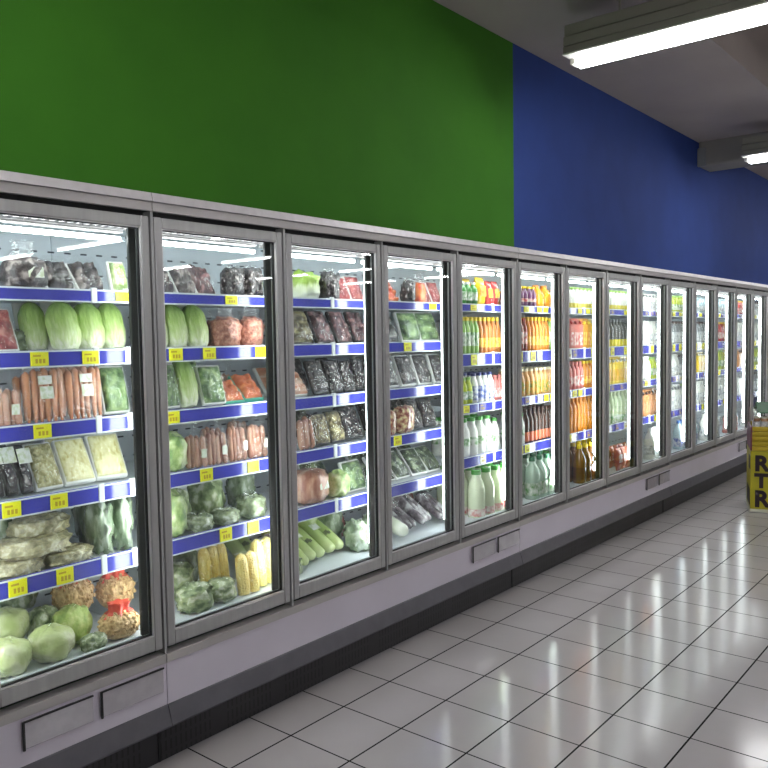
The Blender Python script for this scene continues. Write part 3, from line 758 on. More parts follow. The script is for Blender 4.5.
def get(kind, builder):
    if kind not in PROTO:
        t = empty(kind); dims = builder(t)
        CH[t.name] = list(t.children)
        for c in t.children: CH[c.name] = list(c.children)
        PROTO[kind] = (t, dims, [False])
    t, dims, used = PROTO[kind]
    if not used[0]:
        used[0] = True; return t, dims
    return dup(t), dims
SHELFNAME = ['top shelf', 'second shelf', 'third shelf', 'fourth shelf', 'fifth shelf', 'bottom deck']
jit = random.Random(21)
def put(kind, desc, door, shelf, x0, x1, h, y=None, z=None, rz=None, dz=0, row=0, builder=None, cat=None, depth=None, group=None, four=False):
    # stand one item on a shelf, between x0 and x1, h tall, its front at y
    b = builder or KINDS[kind][0]; c = cat or KINDS[kind][1]
    t, (w, d, hh) = get(kind, b)
    if four: h *= (1.06, 1.13, 1.08, 1.15, 1, 1.08)[shelf]
    elif shelf < 5 and row == 0 and 'sprout_bag' not in kind and 'wrapped' not in kind: h = min(h*1.1, .212 if shelf else .17)
    if not four: h = min(h, (.19, .183, .214, .215, .235, .256)[shelf]-dz)
    sx = (x1-x0)/w; sz = h/hh; sy = (depth/d) if depth else (sx+sz)/2
    t.scale = (sx, sy, sz)
    if z is None:
        tbl = (SH2+[None, DECK2]) if four else (SH1+[DECK1])
        z = tbl[shelf]
    y = (.205 if y is None else y)+d*sy*.42
    t.location = ((x0+x1)/2, y, z+.001+dz)
    t.rotation_euler = (0, 0, jit.uniform(-.1, .1) if rz is None else rz)
    t['category'] = c
    nm = 'bottom deck' if shelf >= 5 else SHELFNAME[shelf]
    ITEMS.append((t, desc, nm, door, row, (x0+x1)/2, group))
    return t

# ---- door 1
D = 0
put('dark_bag', 'bag of dark mushrooms with white sticker', D, 0, -.82, -.665, .155)
put('mushroom_tray', 'dark mushrooms on white tray', D, 0, -.66, -.55, .115)
put('mushroom_tray', 'dark mushrooms on white tray', D, 0, -.545, -.435, .12)
put('pale_green_tray', 'small pale green tray', D, 0, -.43, -.36, .125)
put('black_bag', 'black bag of fungus', D, 0, -.62, -.5, .13, y=.40)
put('meat_tray', 'red meat tray', D, 1, -.87, -.765, .15)
put('carrot_slice_tray', 'orange carrot slices on teal tray', D, 1, -.99, -.88, .12)
put('wrapped_greens', 'film wrapped dark greens', D, 1, -.76, -.66, .10, y=.34)
for a, b, h, y in ((-.71, -.625, .165, .28), (-.645, -.54, .175, .21), (-.545, -.44, .17, .22), (-.452, -.36, .175, .215)):
    put('napa_cabbage', 'napa cabbage on white tray', D, 1, a, b, h, y=y)
put('sausage_bag', 'bag of pink sausages', D, 2, -.885, -.775, .165)
put('carrot_bag', 'clear bag of carrots', D, 2, -.772, -.632, .2)
put('carrot_bag', 'clear bag of carrots', D, 2, -.625, -.482, .2)
put('carrot_bag', 'clear bag of carrots', D, 2, -.74, -.6, .19, y=.34, row=1)
put('greens_tray', 'broccoli greens on white tray', D, 2, -.472, -.365, .18)
put('eggplant_pack', 'black eggplant pack with white sticker', D, 3, -.885, -.835, .17)
put('eggplant_pack', 'black eggplant pack with white sticker', D, 3, -.83, -.785, .17)
put('eggplant_pack', 'black eggplant pack with white sticker', D, 3, -.78, -.735, .16)
put('sprout_tray', 'bean sprout tray', D, 3, -.73, -.625, .16)
put('pale_sprout_tray', 'flat pale yellow sprout tray', D, 3, -.622, -.502, .165)
put('pale_sprout_tray', 'flat pale yellow sprout tray', D, 3, -.5, -.375, .168)
put('dark_greens_tray', 'dark greens tray', D, 3, -.70, -.58, .15, y=.40, row=1)
put('dark_greens_tray', 'dark greens tray', D, 3, -.40, -.29, .14, y=.42, row=1)
put('sprout_bag', 'flat bag of brownish sprouts', D, 4, -.90, -.72, .06, rz=0)
put('sprout_bag', 'flat bag of brownish sprouts', D, 4, -.715, -.54, .055, rz=.1)
put('sprout_bag', 'flat sprout bag on the pile', D, 4, -.86, -.62, .07, dz=.052, y=.2, rz=-.05)
put('sprout_bag', 'flat sprout bag on the pile', D, 4, -.80, -.60, .07, dz=.105, y=.24, rz=.12, row=1)
put('sprout_bag', 'flat sprout bag on the pile', D, 4, -1.02, -.83, .075, dz=.0, y=.25, rz=.05, row=1)
put('leaf_bag', 'bag of pale green leaves', D, 4, -.84, -.72, .2, y=.42, row=2)
put('leaf_bag', 'bag of pale green leaves', D, 4, -.70, -.60, .18, y=.34, row=1)
put('leaf_bag', 'bag of pale green leaves', D, 4, -.535, -.455, .18, y=.22)
put('leaf_bag', 'bag of pale green leaves', D, 4, -.452, -.375, .19, y=.215)
put('white_cabbage', 'pale green wrapped cabbage', D, 5, -.965, -.835, .115, y=.085, depth=.15)
put('white_cabbage', 'pale green wrapped cabbage', D, 5, -.828, -.688, .115, y=.085, depth=.15)
put('white_cabbage', 'pale green wrapped cabbage', D, 5, -.90, -.76, .125, y=.25, dz=.035, row=1)
put('curly_cabbage', 'green and white wrapped cabbage', D, 5, -.75, -.64, .125, y=.27, row=1)
put('curly_cabbage', 'green and white wrapped cabbage', D, 5, -.75, -.62, .15, y=.46, dz=.07, row=2)
put('green_cauliflower', 'yellow green wrapped cauliflower', D, 5, -.70, -.58, .135, y=.17, depth=.13)
put('white_cabbage', 'pale green wrapped cabbage', D, 5, -1.095, -.975, .12, y=.10, depth=.13)
put('curly_cabbage', 'green and white wrapped cabbage', D, 5, -.675, -.585, .06, y=.078, depth=.07)
put('peanut_sack', 'red topped sack of peanuts', D, 5, -.572, -.432, .12, y=.10, depth=.13)
put('peanut_sack', 'red topped sack of peanuts', D, 5, -.63, -.49, .165, y=.30, dz=.06, row=1)
put('peanut_sack', 'red topped sack of peanuts', D, 5, -.48, -.345, .16, y=.26, dz=.05, row=1)
# ---- door 2
D = 1
put('mushroom_tray', 'dark mushrooms on white tray', D, 0, -.235, -.13, .12)
put('mushroom_tray', 'dark mushrooms on white tray', D, 0, -.125, -.035, .125)
put('white_rim_meat_tray', 'white tray of dark red produce', D, 0, -.03, .08, .14)
put('black_bag', 'black bag of fungus', D, 0, .09, .185, .135)
put('black_bag', 'black bag of fungus', D, 0, .19, .29, .14)
for a, b in ((-.255, -.185), (-.18, -.085), (-.08, .02)):
    put('napa_cabbage', 'napa cabbage on white tray', D, 1, a, b, .175)
put('mince_bag', 'bag of pinkish minced meat', D, 1, .03, .165, .165)
put('mince_bag', 'bag of pinkish minced meat', D, 1, .17, .29, .175)
put('mince_bag', 'bag of pinkish minced meat', D, 1, .10, .22, .165, y=.36, row=1)
put('mince_bag', 'bag of pinkish minced meat', D, 1, .27, .38, .165, y=.36, row=1)
put('greens_tray', 'leafy greens on white tray', D, 2, -.22, -.14, .18)
put('napa_cabbage', 'napa cabbage on white tray', D, 2, -.135, -.04, .185)
put('greens_tray', 'leafy greens on white tray', D, 2, -.03, .09, .165)
put('greens_tray', 'leafy greens on white tray', D, 2, -.03, .09, .15, y=.37, dz=.05, row=1)
put('carrot_slice_tray', 'orange carrot slices on teal tray', D, 2, .10, .21, .10)
put('carrot_slice_tray', 'orange carrot slices on teal tray', D, 2, .215, .325, .12)
put('sausage_bag', 'bag of pink sausages', D, 2, .20, .32, .17, y=.40, row=1)
put('lettuce', 'pale green lettuce', D, 3, -.235, -.13, .135)
put('sausage_bag', 'bag of pink sausages', D, 3, -.13, -.03, .17)
put('sausage_bag', 'bag of pink sausages', D, 3, -.025, .075, .175)
put('sausage_bag', 'bag of pink sausages', D, 3, .085, .18, .19)
put('sausage_bag', 'bag of pink sausages', D, 3, .19, .30, .185)
put('sausage_bag', 'bag of pink sausages', D, 3, .07, .18, .19, y=.36, row=1)
put('lettuce', 'pale green lettuce', D, 4, -.235, -.14, .16)
put('wrapped_greens', 'film wrapped greens', D, 4, -.13, -.01, .085)
put('wrapped_greens', 'film wrapped greens', D, 4, 0, .13, .08)
put('wrapped_greens', 'film wrapped greens', D, 4, .15, .28, .12)
put('curly_cabbage', 'green and white wrapped cabbage', D, 4, -.13, .0, .15, y=.36, row=1)
put('curly_cabbage', 'green and white wrapped cabbage', D, 4, .02, .17, .18, y=.34, row=1)
put('leaf_bag', 'bag of pale green leaves', D, 4, .24, .35, .17, y=.36, row=1)
put('broccoli_bag', 'wrapped green and white broccoli', D, 5, -.24, -.10, .12, y=.10, depth=.14)
put('broccoli_bag', 'wrapped green and white broccoli', D, 5, -.09, .03, .10, y=.12, depth=.13)
put('broccoli_bag', 'wrapped green and white broccoli', D, 5, -.19, -.05, .16, y=.28, row=1)
put('big_corn_pack', 'pack of golden corn cobs', D, 5, -.05, .10, .2, y=.24, row=1)
put('corn_pack', 'pack of golden corn cobs', D, 5, .045, .155, .17, y=.12)
put('pale_corn_pack', 'pack of pale yellow corn cobs', D, 5, .16, .285, .2, y=.15)
put('wrapped_greens', 'film wrapped greens', D, 5, -.06, .08, .19, y=.42, row=2)
put('gourd_pack', 'pale green gourd pack', D, 5, .27, .39, .17, y=.27, row=1)
put('broccoli_bag', 'wrapped green and white broccoli', D, 5, .30, .42, .1, y=.14)
# ---- door 3
D = 2
put('bok_choy', 'bok choy with white stalks', D, 0, .50, .64, .125)
put('white_mushroom_bag', 'film bag of black fungus', D, 0, .66, .775, .155)
put('meat_tray', 'red meat tray', D, 0, .78, .88, .125)
put('meat_tray', 'red meat tray', D, 0, .885, .99, .135)
put('brown_mushroom_tray', 'brown mushroom tray', D, 1, .46, .635, .175)
put('dark_meat_tray', 'dark red meat on black tray', D, 1, .645, .775, .165)
put('dark_meat_tray', 'dark red meat on black tray', D, 1, .785, .90, .165)
put('dark_meat_tray', 'dark red meat on black tray', D, 1, .91, 1.02, .165)
put('pink_slice_tray', 'pink slice tray', D, 2, .45, .61, .135)
put('black_fungus_tray', 'black fungus on black tray', D, 2, .615, .72, .165)
put('black_fungus_tray', 'black fungus on black tray', D, 2, .725, .815, .165)
put('black_fungus_tray', 'black fungus on black tray', D, 2, .82, .905, .165)
put('black_fungus_tray', 'black fungus on black tray', D, 2, .91, 1.0, .165)
put('slim_sausage_bag', 'bag of pink sausages', D, 3, .49, .60, .21)
put('brown_mushroom_tray', 'brown mushroom tray', D, 3, .61, .71, .15)
put('brown_mushroom_tray', 'brown mushroom tray', D, 3, .715, .82, .155)
put('black_fungus_tray', 'black fungus on black tray', D, 3, .83, .97, .165)
put('dark_greens_tray', 'dark greens tray', D, 3, .62, .74, .18, y=.42, row=1)
put('dark_greens_tray', 'dark greens tray', D, 3, .76, .9, .18, y=.42, row=1)
put('big_sausage_bag', 'large bag of pink sausages', D, 4, .475, .69, .225, depth=.17)
put('lettuce', 'yellow green lettuce', D, 4, .70, .82, .115)
put('greens_tray', 'leafy greens tray', D, 4, .825, .98, .15)
put('greens_tray', 'leafy greens tray', D, 4, .68, .80, .175, y=.36, row=1)
put('dark_greens_tray', 'leafy greens tray', D, 4, .81, .95, .175, y=.38, row=1)
put('gourd_pack', 'pale green gourd pack', D, 5, .42, .51, .13, y=.11, rz=.05)
put('gourd_pack', 'pale green gourd pack', D, 5, .525, .655, .145, y=.12, rz=.05)
put('gourd_pack', 'pale green gourd pack', D, 5, .67, .81, .155, y=.13, rz=.05)
put('yellow_gourd_pack', 'yellow gourd pack', D, 5, .55, .66, .175, y=.36, row=1)
put('leaf_bag', 'pale leafy bag', D, 5, .80, .92, .15, y=.16)
put('leaf_bag', 'pale leafy bag', D, 5, .93, 1.04, .16, y=.16)
put('lettuce', 'pale green lettuce', D, 5, .69, .79, .2, y=.40, row=2)
put('leaf_bag', 'pale leafy bag', D, 5, .78, .9, .19, y=.33, row=1)
put('mince_bag', 'red meat bag at the back', D, 5, .44, .54, .17, y=.40, row=1)
put('meat_tray', 'red and white tray at the back', D, 5, .91, 1.03, .19, y=.36, row=1)
# ---- door 4
D = 3
put('tomato_tray', 'orange tomato tray', D, 0, 1.15, 1.27, .13)
put('white_mushroom_bag', 'film bag of black fungus', D, 0, 1.28, 1.36, .14)
put('tomato_bag', 'clear bag of reddish tomatoes', D, 0, 1.37, 1.455, .165)
put('meat_tray', 'red meat tray', D, 0, 1.46, 1.555, .13)
put('meat_tray', 'red meat tray', D, 0, 1.56, 1.66, .135)
put('black_fungus_tray', 'dark fungus tray', D, 1, 1.12, 1.275, .15)
put('greens_tray', 'leafy greens on white tray', D, 1, 1.29, 1.445, .165)
put('greens_tray', 'leafy greens on white tray', D, 1, 1.455, 1.62, .17)
for a, b in ((1.12, 1.265), (1.275, 1.415), (1.425, 1.56), (1.57, 1.68)):
    put('white_rim_fungus_tray', 'dark fungus on white rimmed tray', D, 2, a, b, .17)
put('patterned_pack', 'small patterned snack pack', D, 3, 1.09, 1.18, .12)
put('patterned_pack', 'small patterned snack pack', D, 3, 1.19, 1.345, .135)
put('black_fungus_tray', 'black fungus on black tray', D, 3, 1.36, 1.47, .165)
put('black_fungus_tray', 'black fungus on black tray', D, 3, 1.48, 1.59, .165)
put('black_fungus_tray', 'black fungus on black tray', D, 3, 1.19, 1.33, .18, y=.38, row=1)
for a, b in ((1.10, 1.235), (1.245, 1.38), (1.39, 1.52), (1.53, 1.66)):
    put('dark_greens_tray', 'dark greens on white rimmed tray', D, 4, a, b, .14)
put('dark_greens_tray', 'dark greens on white rimmed tray', D, 4, 1.30, 1.43, .18, y=.42, row=1)
put('dark_greens_tray', 'dark greens on white rimmed tray', D, 4, 1.45, 1.6, .18, y=.42, row=1)
put('white_radish', 'white radish', D, 5, 1.085, 1.185, .115, y=.11)
put('eggplant_bag', 'film bag of grey purple eggplants', D, 5, 1.195, 1.345, .165, y=.115)
put('eggplant_bag', 'film bag of grey purple eggplants', D, 5, 1.355, 1.505, .185, y=.12)
put('eggplant_bag', 'film bag of grey purple eggplants', D, 5, 1.515, 1.66, .165, y=.115)
put('meat_tray', 'red box at the back', D, 5, 1.55, 1.68, .14, y=.40, row=1)

front = [(it, next(k for k in KINDS if it[0].name.split('.')[0] == k)) for it in ITEMS if it[4] == 0]
for it, kind in front:
    t0, desc, nm, door, row, xc, gp = it
    if nm in ('top shelf', 'second shelf', 'bottom deck') or 'sprout_bag' in kind: continue
    s_ = SHELFNAME.index(nm)
    w_, d_, h_ = PROTO[kind][1]; wid = w_*t0.scale[0]
    if any(o[2] == nm and o[3] == door and o[4] >= 1 and abs(o[5]-xc-.06) < .13 for o in ITEMS): continue
    put(kind, desc, door, s_, xc-wid/2+.05, xc+wid/2+.05, h_*t0.scale[2]*1.02, y=.385, row=1)
# ---- drinks: bottle, jug, carton, pouch, each with body, cap and label
def bottle(prof, body, cap, label, lz=(.25, .6), capz=.9, n=14, sq=0, r=1.0, handle=False):
    # prof: (radius, z) pairs of the body in unit height and unit radius
    def build(t):
        H, Rr = .2, .035
        finish('bottle_body', lathe(bmesh.new(), [(a*Rr, b*H) for a, b in prof], n=n, sq=sq), body, t, smooth=60)
        rc = prof[-1][0]*Rr+.0025
        bm = lathe(bmesh.new(), [(rc, capz*H), (rc*1.02, (capz+.02)*H), (rc*1.02, .985*H), (rc*.85, H)], n=n)
        finish('cap', bm, cap, t, smooth=40)
        if label:
            rl = max(a for a, b in prof)*Rr+.0008
            finish('label', lathe(bmesh.new(), [(rl, lz[0]*H), (rl, lz[1]*H)], n=n, sq=sq), label, t, smooth=60)
        if handle:
            bm = rod(bmesh.new(), (0, -Rr*1.05, .80*H), (0, -Rr*1.05, .42*H), .006, n=8, nv=8, bend=lambda v: Vector((0, -.022*math.sin(PI*v), 0)))
            finish('handle', bm, body, t)
        return Rr*2, Rr*2, H
    return build
SLIM = [(.85, 0), (1, .02), (1, .66), (.86, .74), (.5, .84), (.42, .88), (.42, .93)]
MILK = [(.9, 0), (1, .02), (1, .60), (.88, .70), (.58, .82), (.52, .88), (.52, .92)]
JUGP = [(.9, 0), (1, .03), (1, .58), (.8, .72), (.45, .84), (.36, .88), (.36, .93)]
CANP = [(.9, 0), (1, .04), (1, .9), (.9, .95)]
def carton(body, cap, label):
    def build(t):
        bm = bmesh.new(); box(bm, -.035, .035, -.035, .035, 0, .155, bev=.002)
        prism2 = [(-.034, .1552), (.034, .1552), (.004, .182), (.004, .195), (-.004, .195), (-.004, .182)]
        prism(bm, prism2, -.034, .034)
        finish('carton_body', bm, body, t, smooth=0)
        finish('cap', rod(bmesh.new(), (0, -.024, .166), (0, -.034, .175), .011, n=12), cap, t)
        bm = bmesh.new(); box(bm, -.028, .028, -.0362, -.0352, .03, .11); finish('label', bm, label, t, smooth=0)
        return .07, .07, .195
    return build
def pouch(body, band):
    def build(t):
        def fn(u, v):
            th = 2*PI*u; c, s = math.cos(th), math.sin(th); k = .02*math.sin(PI*min(1, (1-v)*1.05))**.6+.0015
            return Vector((math.copysign(abs(c)**.5, c)*.045*(1-.05*math.sin(PI*v)), s*k*1.2, .2*v))
        finish('pouch_body', surf(bmesh.new(), fn, 24, 14), body, t, loc=(0, 0, 0), rot=(-.06, 0, 0), smooth=80)
        bm = bmesh.new(); box(bm, -.033, .033, -.0275, -.0255, .07, .14, bev=.0005); finish('label', bm, band, t, smooth=0, rot=(-.06, 0, 0))
        return .09, .05, .2
    return build

P = lambda n, rgb, **k: C(n, rgb, rough=.25, coat=.5, **k)
WHT = P('white_plastic', (236, 236, 228)); CRM = P('cream_plastic', (236, 226, 190)); GRN = P('green_plastic', (70, 150, 62)); LGR = P('light_green_plastic', (158, 200, 104))
DGR = P('deep_green_plastic', (34, 110, 70)); YEL = P('yellow_plastic', (238, 206, 40)); ORG = P('orange_juice', (226, 142, 38)); OBR = P('amber_tea', (196, 122, 52))
RED = P('red_plastic', (190, 50, 48)); PNK = P('pink_drink', (216, 124, 116)); PUR = P('purple_drink', (110, 62, 104)); BRN = P('dark_brown_tea', (66, 38, 28)); NAV = P('navy_plastic', (46, 54, 110))
GRY = P('grey_plastic', (130, 134, 136)); DGY = P('dark_grey_drink', (84, 84, 80)); BLU = P('blue_plastic', (70, 116, 190)); PBL = P('pale_blue_plastic', (196, 220, 228)); PGR = P('pale_green_plastic', (204, 220, 180))
OIL = P('golden_brown_oil', (120, 74, 16)); YGR = P('yellow_green_plastic', (190, 204, 60)); CLR = P('clear_green_bottle', (176, 198, 178)); PEACH = P('peach_plastic', (226, 158, 110))
LWG = mat('white_green_label', (90, 150, 70), (240, 240, 232), scale=45, rough=.3, coat=.4)
LRW = mat('red_white_label', (196, 52, 56), (240, 236, 226), scale=45, rough=.3, coat=.4)
LYO = mat('yellow_orange_label', (224, 130, 30), (246, 220, 90), scale=45, rough=.3, coat=.4)
LWB = mat('white_grey_label', (150, 156, 160), (242, 242, 240), scale=45, rough=.3, coat=.4)
LOG = mat('orange_green_label', (120, 150, 50), (232, 160, 70), scale=45, rough=.3, coat=.4)
LBW = mat('blue_white_label', (60, 84, 170), (236, 238, 242), scale=45, rough=.3, coat=.4)

DR = {
 'green_bottle': (bottle(SLIM, GRN, WHT, LWG), 'bottle', 'green bottle with white cap'),
 'slim_green_bottle': (bottle(SLIM, LGR, YEL, LWG), 'bottle', 'slim green bottle with yellow cap'),
 'amber_bottle': (bottle(SLIM, OBR, YEL, LYO, (.2, .45)), 'bottle', 'amber tea bottle with yellow cap'),
 'orange_bottle': (bottle(SLIM, ORG, YEL, LYO, (.2, .45)), 'bottle', 'orange juice bottle with yellow cap'),
 'plain_orange_bottle': (bottle(SLIM, ORG, ORG, None), 'bottle', 'plain orange juice bottle'),
 'yellow_pouch': (pouch(YEL, LYO), 'pouch', 'big yellow pouch'),
 'red_pouch': (pouch(RED, LYO), 'pouch', 'red and yellow pouch'),
 'navy_bottle': (bottle(MILK, WHT, NAV, LBW, (.12, .58)), 'bottle', 'white and navy bottle'),
 'yogurt_bottle': (bottle(MILK, WHT, GRN, LWG, (.3, .5)), 'bottle', 'white yogurt bottle with green cap'),
 'tall_milk_bottle': (bottle(MILK, P('milk_pale_green', (222, 232, 196)), GRN, LRW, (.05, .2)), 'bottle', 'tall white bottle with green cap'),
 'purple_bottle': (bottle(MILK, PUR, YEL, LRW, (.3, .45)), 'bottle', 'purple bottle with yellow cap'),
 'orange_jug': (bottle(JUGP, P('golden_juice', (236, 160, 24)), ORG, None, sq=1.5, handle=True), 'jug', 'golden orange juice jug'),
 'red_tea_bottle': (bottle(SLIM, P('red_tea', (150, 60, 40)), RED, LRW), 'bottle', 'red tea bottle'),
 'cream_bottle': (bottle(MILK, P('peach_juice', (226, 172, 110)), CRM, LOG, (.1, .55)), 'bottle', 'peach bottle with cream cap'),
 'brown_bottle': (bottle(SLIM, BRN, BRN, P('orange_red_label', (214, 112, 74)), (.08, .34)), 'bottle', 'dark brown bottle with orange label'),
 'green_cap_jug': (bottle(JUGP, CLR, DGR, LWG, (.1, .4), sq=1.2, handle=True), 'jug', 'clear jug with green cap'),
 'white_bottle': (bottle(MILK, WHT, LGR, P('yellow_band', (222, 206, 60)), (.1, .3)), 'bottle', 'white bottle with yellow band'),
 'pink_bottle': (bottle(SLIM, PNK, PNK, LRW, (.15, .5)), 'bottle', 'pink drink bottle'),
 'pink_carton': (carton(P('pink_carton_board', (222, 130, 120)), RED, LRW), 'carton', 'pink drink carton'),
 'orange_carton': (carton(P('orange_carton_board', (234, 168, 50)), YEL, LYO), 'carton', 'orange drink carton'),
 'yellow_carton': (carton(YEL, WHT, P('gold_label', (232, 176, 20))), 'carton', 'yellow drink carton'),
 'oil_bottle': (bottle(JUGP, OIL, YEL, P('brown_label', (92, 44, 20)), (.1, .42), sq=1, handle=True), 'jug', 'golden brown jug with yellow cap'),
 'grey_bottle': (bottle(SLIM, DGY, GRY, P('bright_yellow_label', (232, 214, 30)), (.05, .3)), 'bottle', 'dark grey bottle with yellow label'),
 'pale_green_bottle': (bottle(MILK, PGR, PGR, LWG, (.05, .25)), 'bottle', 'pale green bottle'),
 'red_packet': (pouch(P('red_packet_film', (196, 106, 84)), LRW), 'packet', 'red and white packet'),
 'plain_white_bottle': (bottle(MILK, WHT, WHT, LWB, (.2, .5)), 'bottle', 'plain white bottle'),
 'white_carton': (carton(WHT, GRY, LWB), 'carton', 'white drink carton'),
 'lime_bottle': (bottle(MILK, YGR, LGR, LWG, (.2, .5)), 'bottle', 'lime green bottle'),
 'black_white_bottle': (bottle(MILK, GRY, BRN, LWB, (.1, .55)), 'bottle', 'grey bottle with dark cap'),
 'amber_carton': (carton(P('amber_board', (206, 142, 84)), BRN, PEACH), 'carton', 'amber brown carton'),
 'white_jug': (bottle(JUGP, WHT, WHT, LWB, (.15, .45), sq=1.2, handle=True), 'jug', 'white milk jug'),
 'blue_jug': (bottle(JUGP, PBL, BLU, LBW, (.1, .4), sq=1.2, handle=True), 'jug', 'pale jug with blue cap'),
 'pale_blue_bottle': (bottle(MILK, PBL, PBL, LWB, (.2, .5)), 'bottle', 'pale blue bottle'),
 'red_bottle': (bottle(SLIM, RED, YEL, LRW, (.2, .5)), 'bottle', 'red bottle'),
}
# per door: the stretch of shelf its glass shows, then for each shelf the kinds in order: (kind, how many, width of one, height)
WIN = [
 (4, 1.78, 2.26, [[('green_bottle', 3, .058, .135), ('yellow_pouch', 1, .095, .165), ('red_pouch', 2, .075, .15)],
   [('slim_green_bottle', 4, .045, .2), ('amber_bottle', 5, .05, .2)],
   [('lime_bottle', 2, .055, .15), ('navy_bottle', 4, .06, .17), ('pink_bottle', 2, .05, .15)],
   [('yogurt_bottle', 4, .085, .2), ('yogurt_bottle', 1, .07, .18)],
   [('tall_milk_bottle', 4, .105, .26)]]),
 (5, 2.44, 2.95, [[('purple_bottle', 4, .055, .135), ('orange_jug', 2, .11, .15)],
   [('red_tea_bottle', 2, .048, .2), ('orange_bottle', 6, .05, .205), ('slim_green_bottle', 1, .05, .2)],
   [('cream_bottle', 7, .066, .17)],
   [('yogurt_bottle', 1, .06, .18), ('brown_bottle', 7, .058, .2)],
   [('green_cap_jug', 4, .095, .25), ('tall_milk_bottle', 1, .1, .24)]]),
 (6, 3.12, 3.60, [[('white_bottle', 7, .064, .155)],
   [('pink_carton', 3, .07, .2), ('orange_carton', 2, .07, .2), ('yellow_carton', 1, .07, .2)],
   [('pink_bottle', 4, .06, .19), ('orange_bottle', 3, .06, .19)],
   [('plain_orange_bottle', 7, .064, .23)],
   [('oil_bottle', 5, .09, .25)]]),
 (7, 3.76, 4.22, [[('white_bottle', 7, .064, .155)],
   [('grey_bottle', 7, .063, .2)],
   [('yellow_carton', 6, .073, .2)],
   [('pale_green_bottle', 6, .073, .23)],
   [('red_packet', 5, .09, .16)]]),
 (8, 4.44, 4.82, [[('white_carton', 5, .073, .15)],
   [('plain_white_bottle', 5, .073, .19)],
   [('plain_white_bottle', 3, .073, .19), ('lime_bottle', 2, .07, .18)],
   [('amber_carton', 5, .073, .2)],
   [('white_jug', 4, .092, .24)]]),
 (9, 5.13, 5.60, [[('lime_bottle', 6, .075, .155)],
   [('black_white_bottle', 6, .075, .19)],
   [('plain_white_bottle', 3, .075, .19), ('black_white_bottle', 3, .075, .18)],
   [('white_carton', 4, .075, .2), ('lime_bottle', 2, .07, .2)],
   [('blue_jug', 5, .092, .24)]]),
 (10, 5.85, 6.28, [[('pale_blue_bottle', 5, .08, .155)],
   [('black_white_bottle', 5, .08, .19)],
   [('yellow_carton', 3, .08, .19), ('pale_blue_bottle', 2, .08, .18)],
   [('plain_white_bottle', 3, .08, .2), ('grey_bottle', 2, .08, .2)],
   [('white_jug', 4, .1, .24)]]),
 (11, 6.55, 6.92, [[('pale_blue_bottle', 4, .085, .155)],
   [('red_bottle', 2, .08, .19), ('orange_bottle', 2, .08, .19)],
   [('lime_bottle', 2, .085, .19), ('yellow_carton', 2, .085, .19)],
   [('plain_white_bottle', 4, .085, .2)],
   [('pink_bottle', 4, .085, .2)]]),
 (12, 7.22, 7.60, [[('red_bottle', 4, .085, .155)],
   [('plain_white_bottle', 4, .085, .19)],
   [('amber_carton', 4, .085, .19)],
   [('white_carton', 4, .085, .2)],
   [('white_jug', 4, .09, .22)]]),
 (13, 7.90, 8.36, [[('black_white_bottle', 5, .085, .155)],
   [('plain_white_bottle', 5, .085, .19)],
   [('lime_bottle', 3, .085, .19), ('plain_white_bottle', 2, .085, .19)],
   [('black_white_bottle', 5, .085, .2)],
   [('white_jug', 5, .088, .22)]]),
]
for door, xa, xb, rows in WIN:
    for s, segs in enumerate(rows):
        for row in range(3 if door <= 5 else (2 if door <= 7 else 1)):
            x = xa
            for kind, n, w_, h in segs:
                b, c, desc = DR[kind]
                for q in range(n):
                    y = (.20 if s < 4 else .11)+row*(w_*1.06 if 'carton' not in kind else w_*1.05)
                    put(kind, desc, door, s if s < 4 else 5, x, x+w_*.95, h, y=y, rz=jit.uniform(-.06, .06), row=row, builder=b, cat=c, depth=w_*.95 if 'pouch' not in kind and 'packet' not in kind else None, four=True)
                    x += w_
# labels: every item is told apart by its look, shelf, row and order along the shelf
groups = {}
for it in ITEMS: groups.setdefault((it[1], it[2], it[3], it[4]), []).append(it)
for (desc, shelf, door, row), its in groups.items():
    its.sort(key=lambda a: a[5])
    where = f'{shelf}, {nth[door]} glass door'
    rw = ('', ' second row', ' third row')[row]
    for n_, it in enumerate(its):
        if len(its) == 1: it[0]['label'] = f'{desc},{rw + "," if rw else ""} {where}'
        else: it[0]['label'] = f'{desc}, {nth[n_]} in{rw if rw else " front row"}, {where}'
        if len(its) > 1: it[0]['group'] = f'{desc} items on the {shelf} behind the {nth[door]} glass door'

# ------------------------------------------------------------------ yellow promotional bin at the end of the aisle
BY = mat('yellow_poster', (172, 164, 34), (164, 156, 30), scale=5, rough=.45)
BC = mat('yellow_corrugated', (170, 148, 24), rough=.5)
BP = mat('plum_panel', (112, 52, 72), rough=.5)
BK = mat('black_print', (34, 18, 30), rough=.5)
b_ = math.radians(18.5)
t = empty('promotional_bin', (4.965, -.522, 0), 'yellow bin with black lettering and green cover beside the drinks cabinets', 'display bin')
# local frame: x along the lettered face, y into the bin
t.rotation_euler = (0, 0, math.atan2(-math.cos(b_), math.sin(b_)))
W_, Dp = .62, .46
finish('base_tray', bx(-.006, W_+.006, -.006, Dp+.006, 0.002, .03, bev=.004), mat('pale_base', (206, 206, 190), rough=.5), t, smooth=0)
finish('poster_box', bx(0, W_, 0, Dp, .03, .515, bev=.003), BY, t, smooth=0)
bm = bmesh.new()
for k in range(5): box(bm, .012, W_-.012, .004, .02, .516+k*.041, .516+k*.041+.038, bev=.008, seg=2)
finish('corrugated_band', bm, BC, t)
finish('side_panel', bx(.0, .012, .012, Dp-.01, .516, .72, bev=.003), BP, t, smooth=0)
finish('side_panel', bx(W_-.012, W_, .012, Dp-.01, .516, .72, bev=.003), BP, t, smooth=0)
finish('back_panel', bx(.013, W_-.013, Dp-.025, Dp-.012, .516, .72, bev=.003), BC, t, smooth=0)
finish('tray_floor', bx(.013, W_-.013, .021, Dp-.026, .66, .672), BC, t, smooth=0)
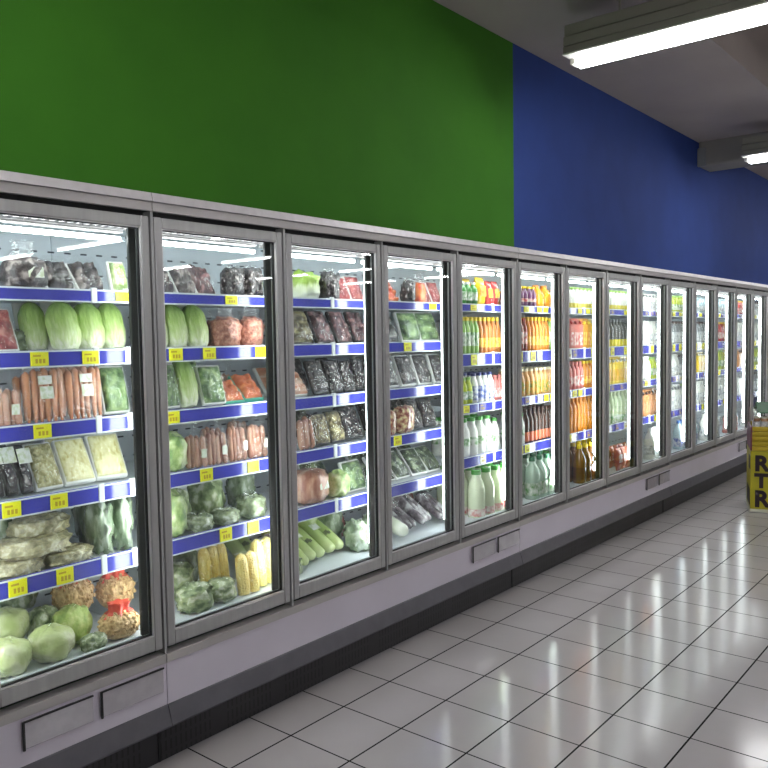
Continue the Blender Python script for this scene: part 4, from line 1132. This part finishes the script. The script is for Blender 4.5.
def letter(ch, x, z, size):
    cu = bpy.data.curves.new('letter', 'FONT'); cu.body = ch; cu.size = size; cu.extrude = .0012; cu.offset = .008; cu.align_x = 'LEFT'
    tmp = bpy.data.objects.new('lettering', cu); COL.objects.link(tmp)
    me = bpy.data.meshes.new_from_object(tmp); bpy.data.objects.remove(tmp)
    o = bpy.data.objects.new('lettering', me); COL.objects.link(o); o.parent = t
    o.location = (x, -.0018, z); o.rotation_euler = (PI/2, 0, 0); me.materials.clear(); me.materials.append(BK)
letter('R', .03, .355, .175); letter('T', .034, .215, .16); letter('R', .03, .055, .185)
finish('side_lettering', bx(-.0035, -.0002, .03, .36, .06, .19), BK, t, smooth=0)
finish('side_lettering', bx(-.0035, -.0002, .02, .16, .36, .47), BK, t, smooth=0)
for x, y in ((.02, .03), (W_-.02, .03), (.02, Dp-.04), (W_-.02, Dp-.04)):
    finish('post', bx(x-.005, x+.005, y-.005, y+.005, .673, .845), GREYLIP, t, smooth=0)
GRC = mat('green_cover', (14, 78, 42), (18, 88, 48), scale=8, rough=.5)
bm = bmesh.new()
prism(bm, [(.02, .83), (Dp/2, .90), (Dp-.02, .83), (Dp-.02, .836), (Dp/2, .908), (.02, .836)], .05, W_-.05)
finish('green_cover', bm, GRC, t, smooth=0)
JAR = bottle(CANP, P('jar_brown', (140, 100, 70)), P('jar_lid', (196, 190, 172)), LWB, (.3, .7))
for r_ in range(2):
    for k in range(8):
        j, (w, d, h) = get('spice_jar', JAR)
        j.scale = (.8, .8, .62)
        p = t.matrix_basis @ Vector((.045+k*.062, .055+r_*.07, .673))
        j.location = p; j['category'] = 'jar'
        j['label'] = f'small brown jar under the green cover, {nth[k]} along the {("front", "rear")[r_]} row of the bin'
        j['group'] = 'jars in the yellow bin'
# ------------------------------------------------------------------ camera, world, view
cam = bpy.data.cameras.new('camera'); co = bpy.data.objects.new('camera', cam); COL.objects.link(co)
R = ((0.6350080630241473, -0.7723308269484974, -0.01642722250932188), (-0.0563056246927891, -0.025065078650552467, -0.9980989021435684), (0.7704508008447233, 0.63472579558207, -0.059403096724268765))
m = Matrix(((R[0][0], -R[1][0], -R[2][0], -2.04154), (R[0][1], -R[1][1], -R[2][1], -2.35540), (R[0][2], -R[1][2], -R[2][2], 1.51509), (0, 0, 0, 1)))
co.matrix_world = m
cam.sensor_width = 36; cam.sensor_fit = 'HORIZONTAL'; cam.lens = 796.0686/768*36; cam.clip_start = .05
sc.camera = co
w = bpy.data.worlds.new('world'); sc.world = w; w.use_nodes = True
w.node_tree.nodes['Background'].inputs[0].default_value = (.8, .85, 1, 1); w.node_tree.nodes['Background'].inputs[1].default_value = .05
sc.view_settings.view_transform = 'Standard'; sc.view_settings.look = 'None'; sc.view_settings.gamma = 1; sc.view_settings.use_curve_mapping = False
sc.view_settings.exposure = 0
sc.cycles.transparent_max_bounces = 24
sc.cycles.max_bounces = 8
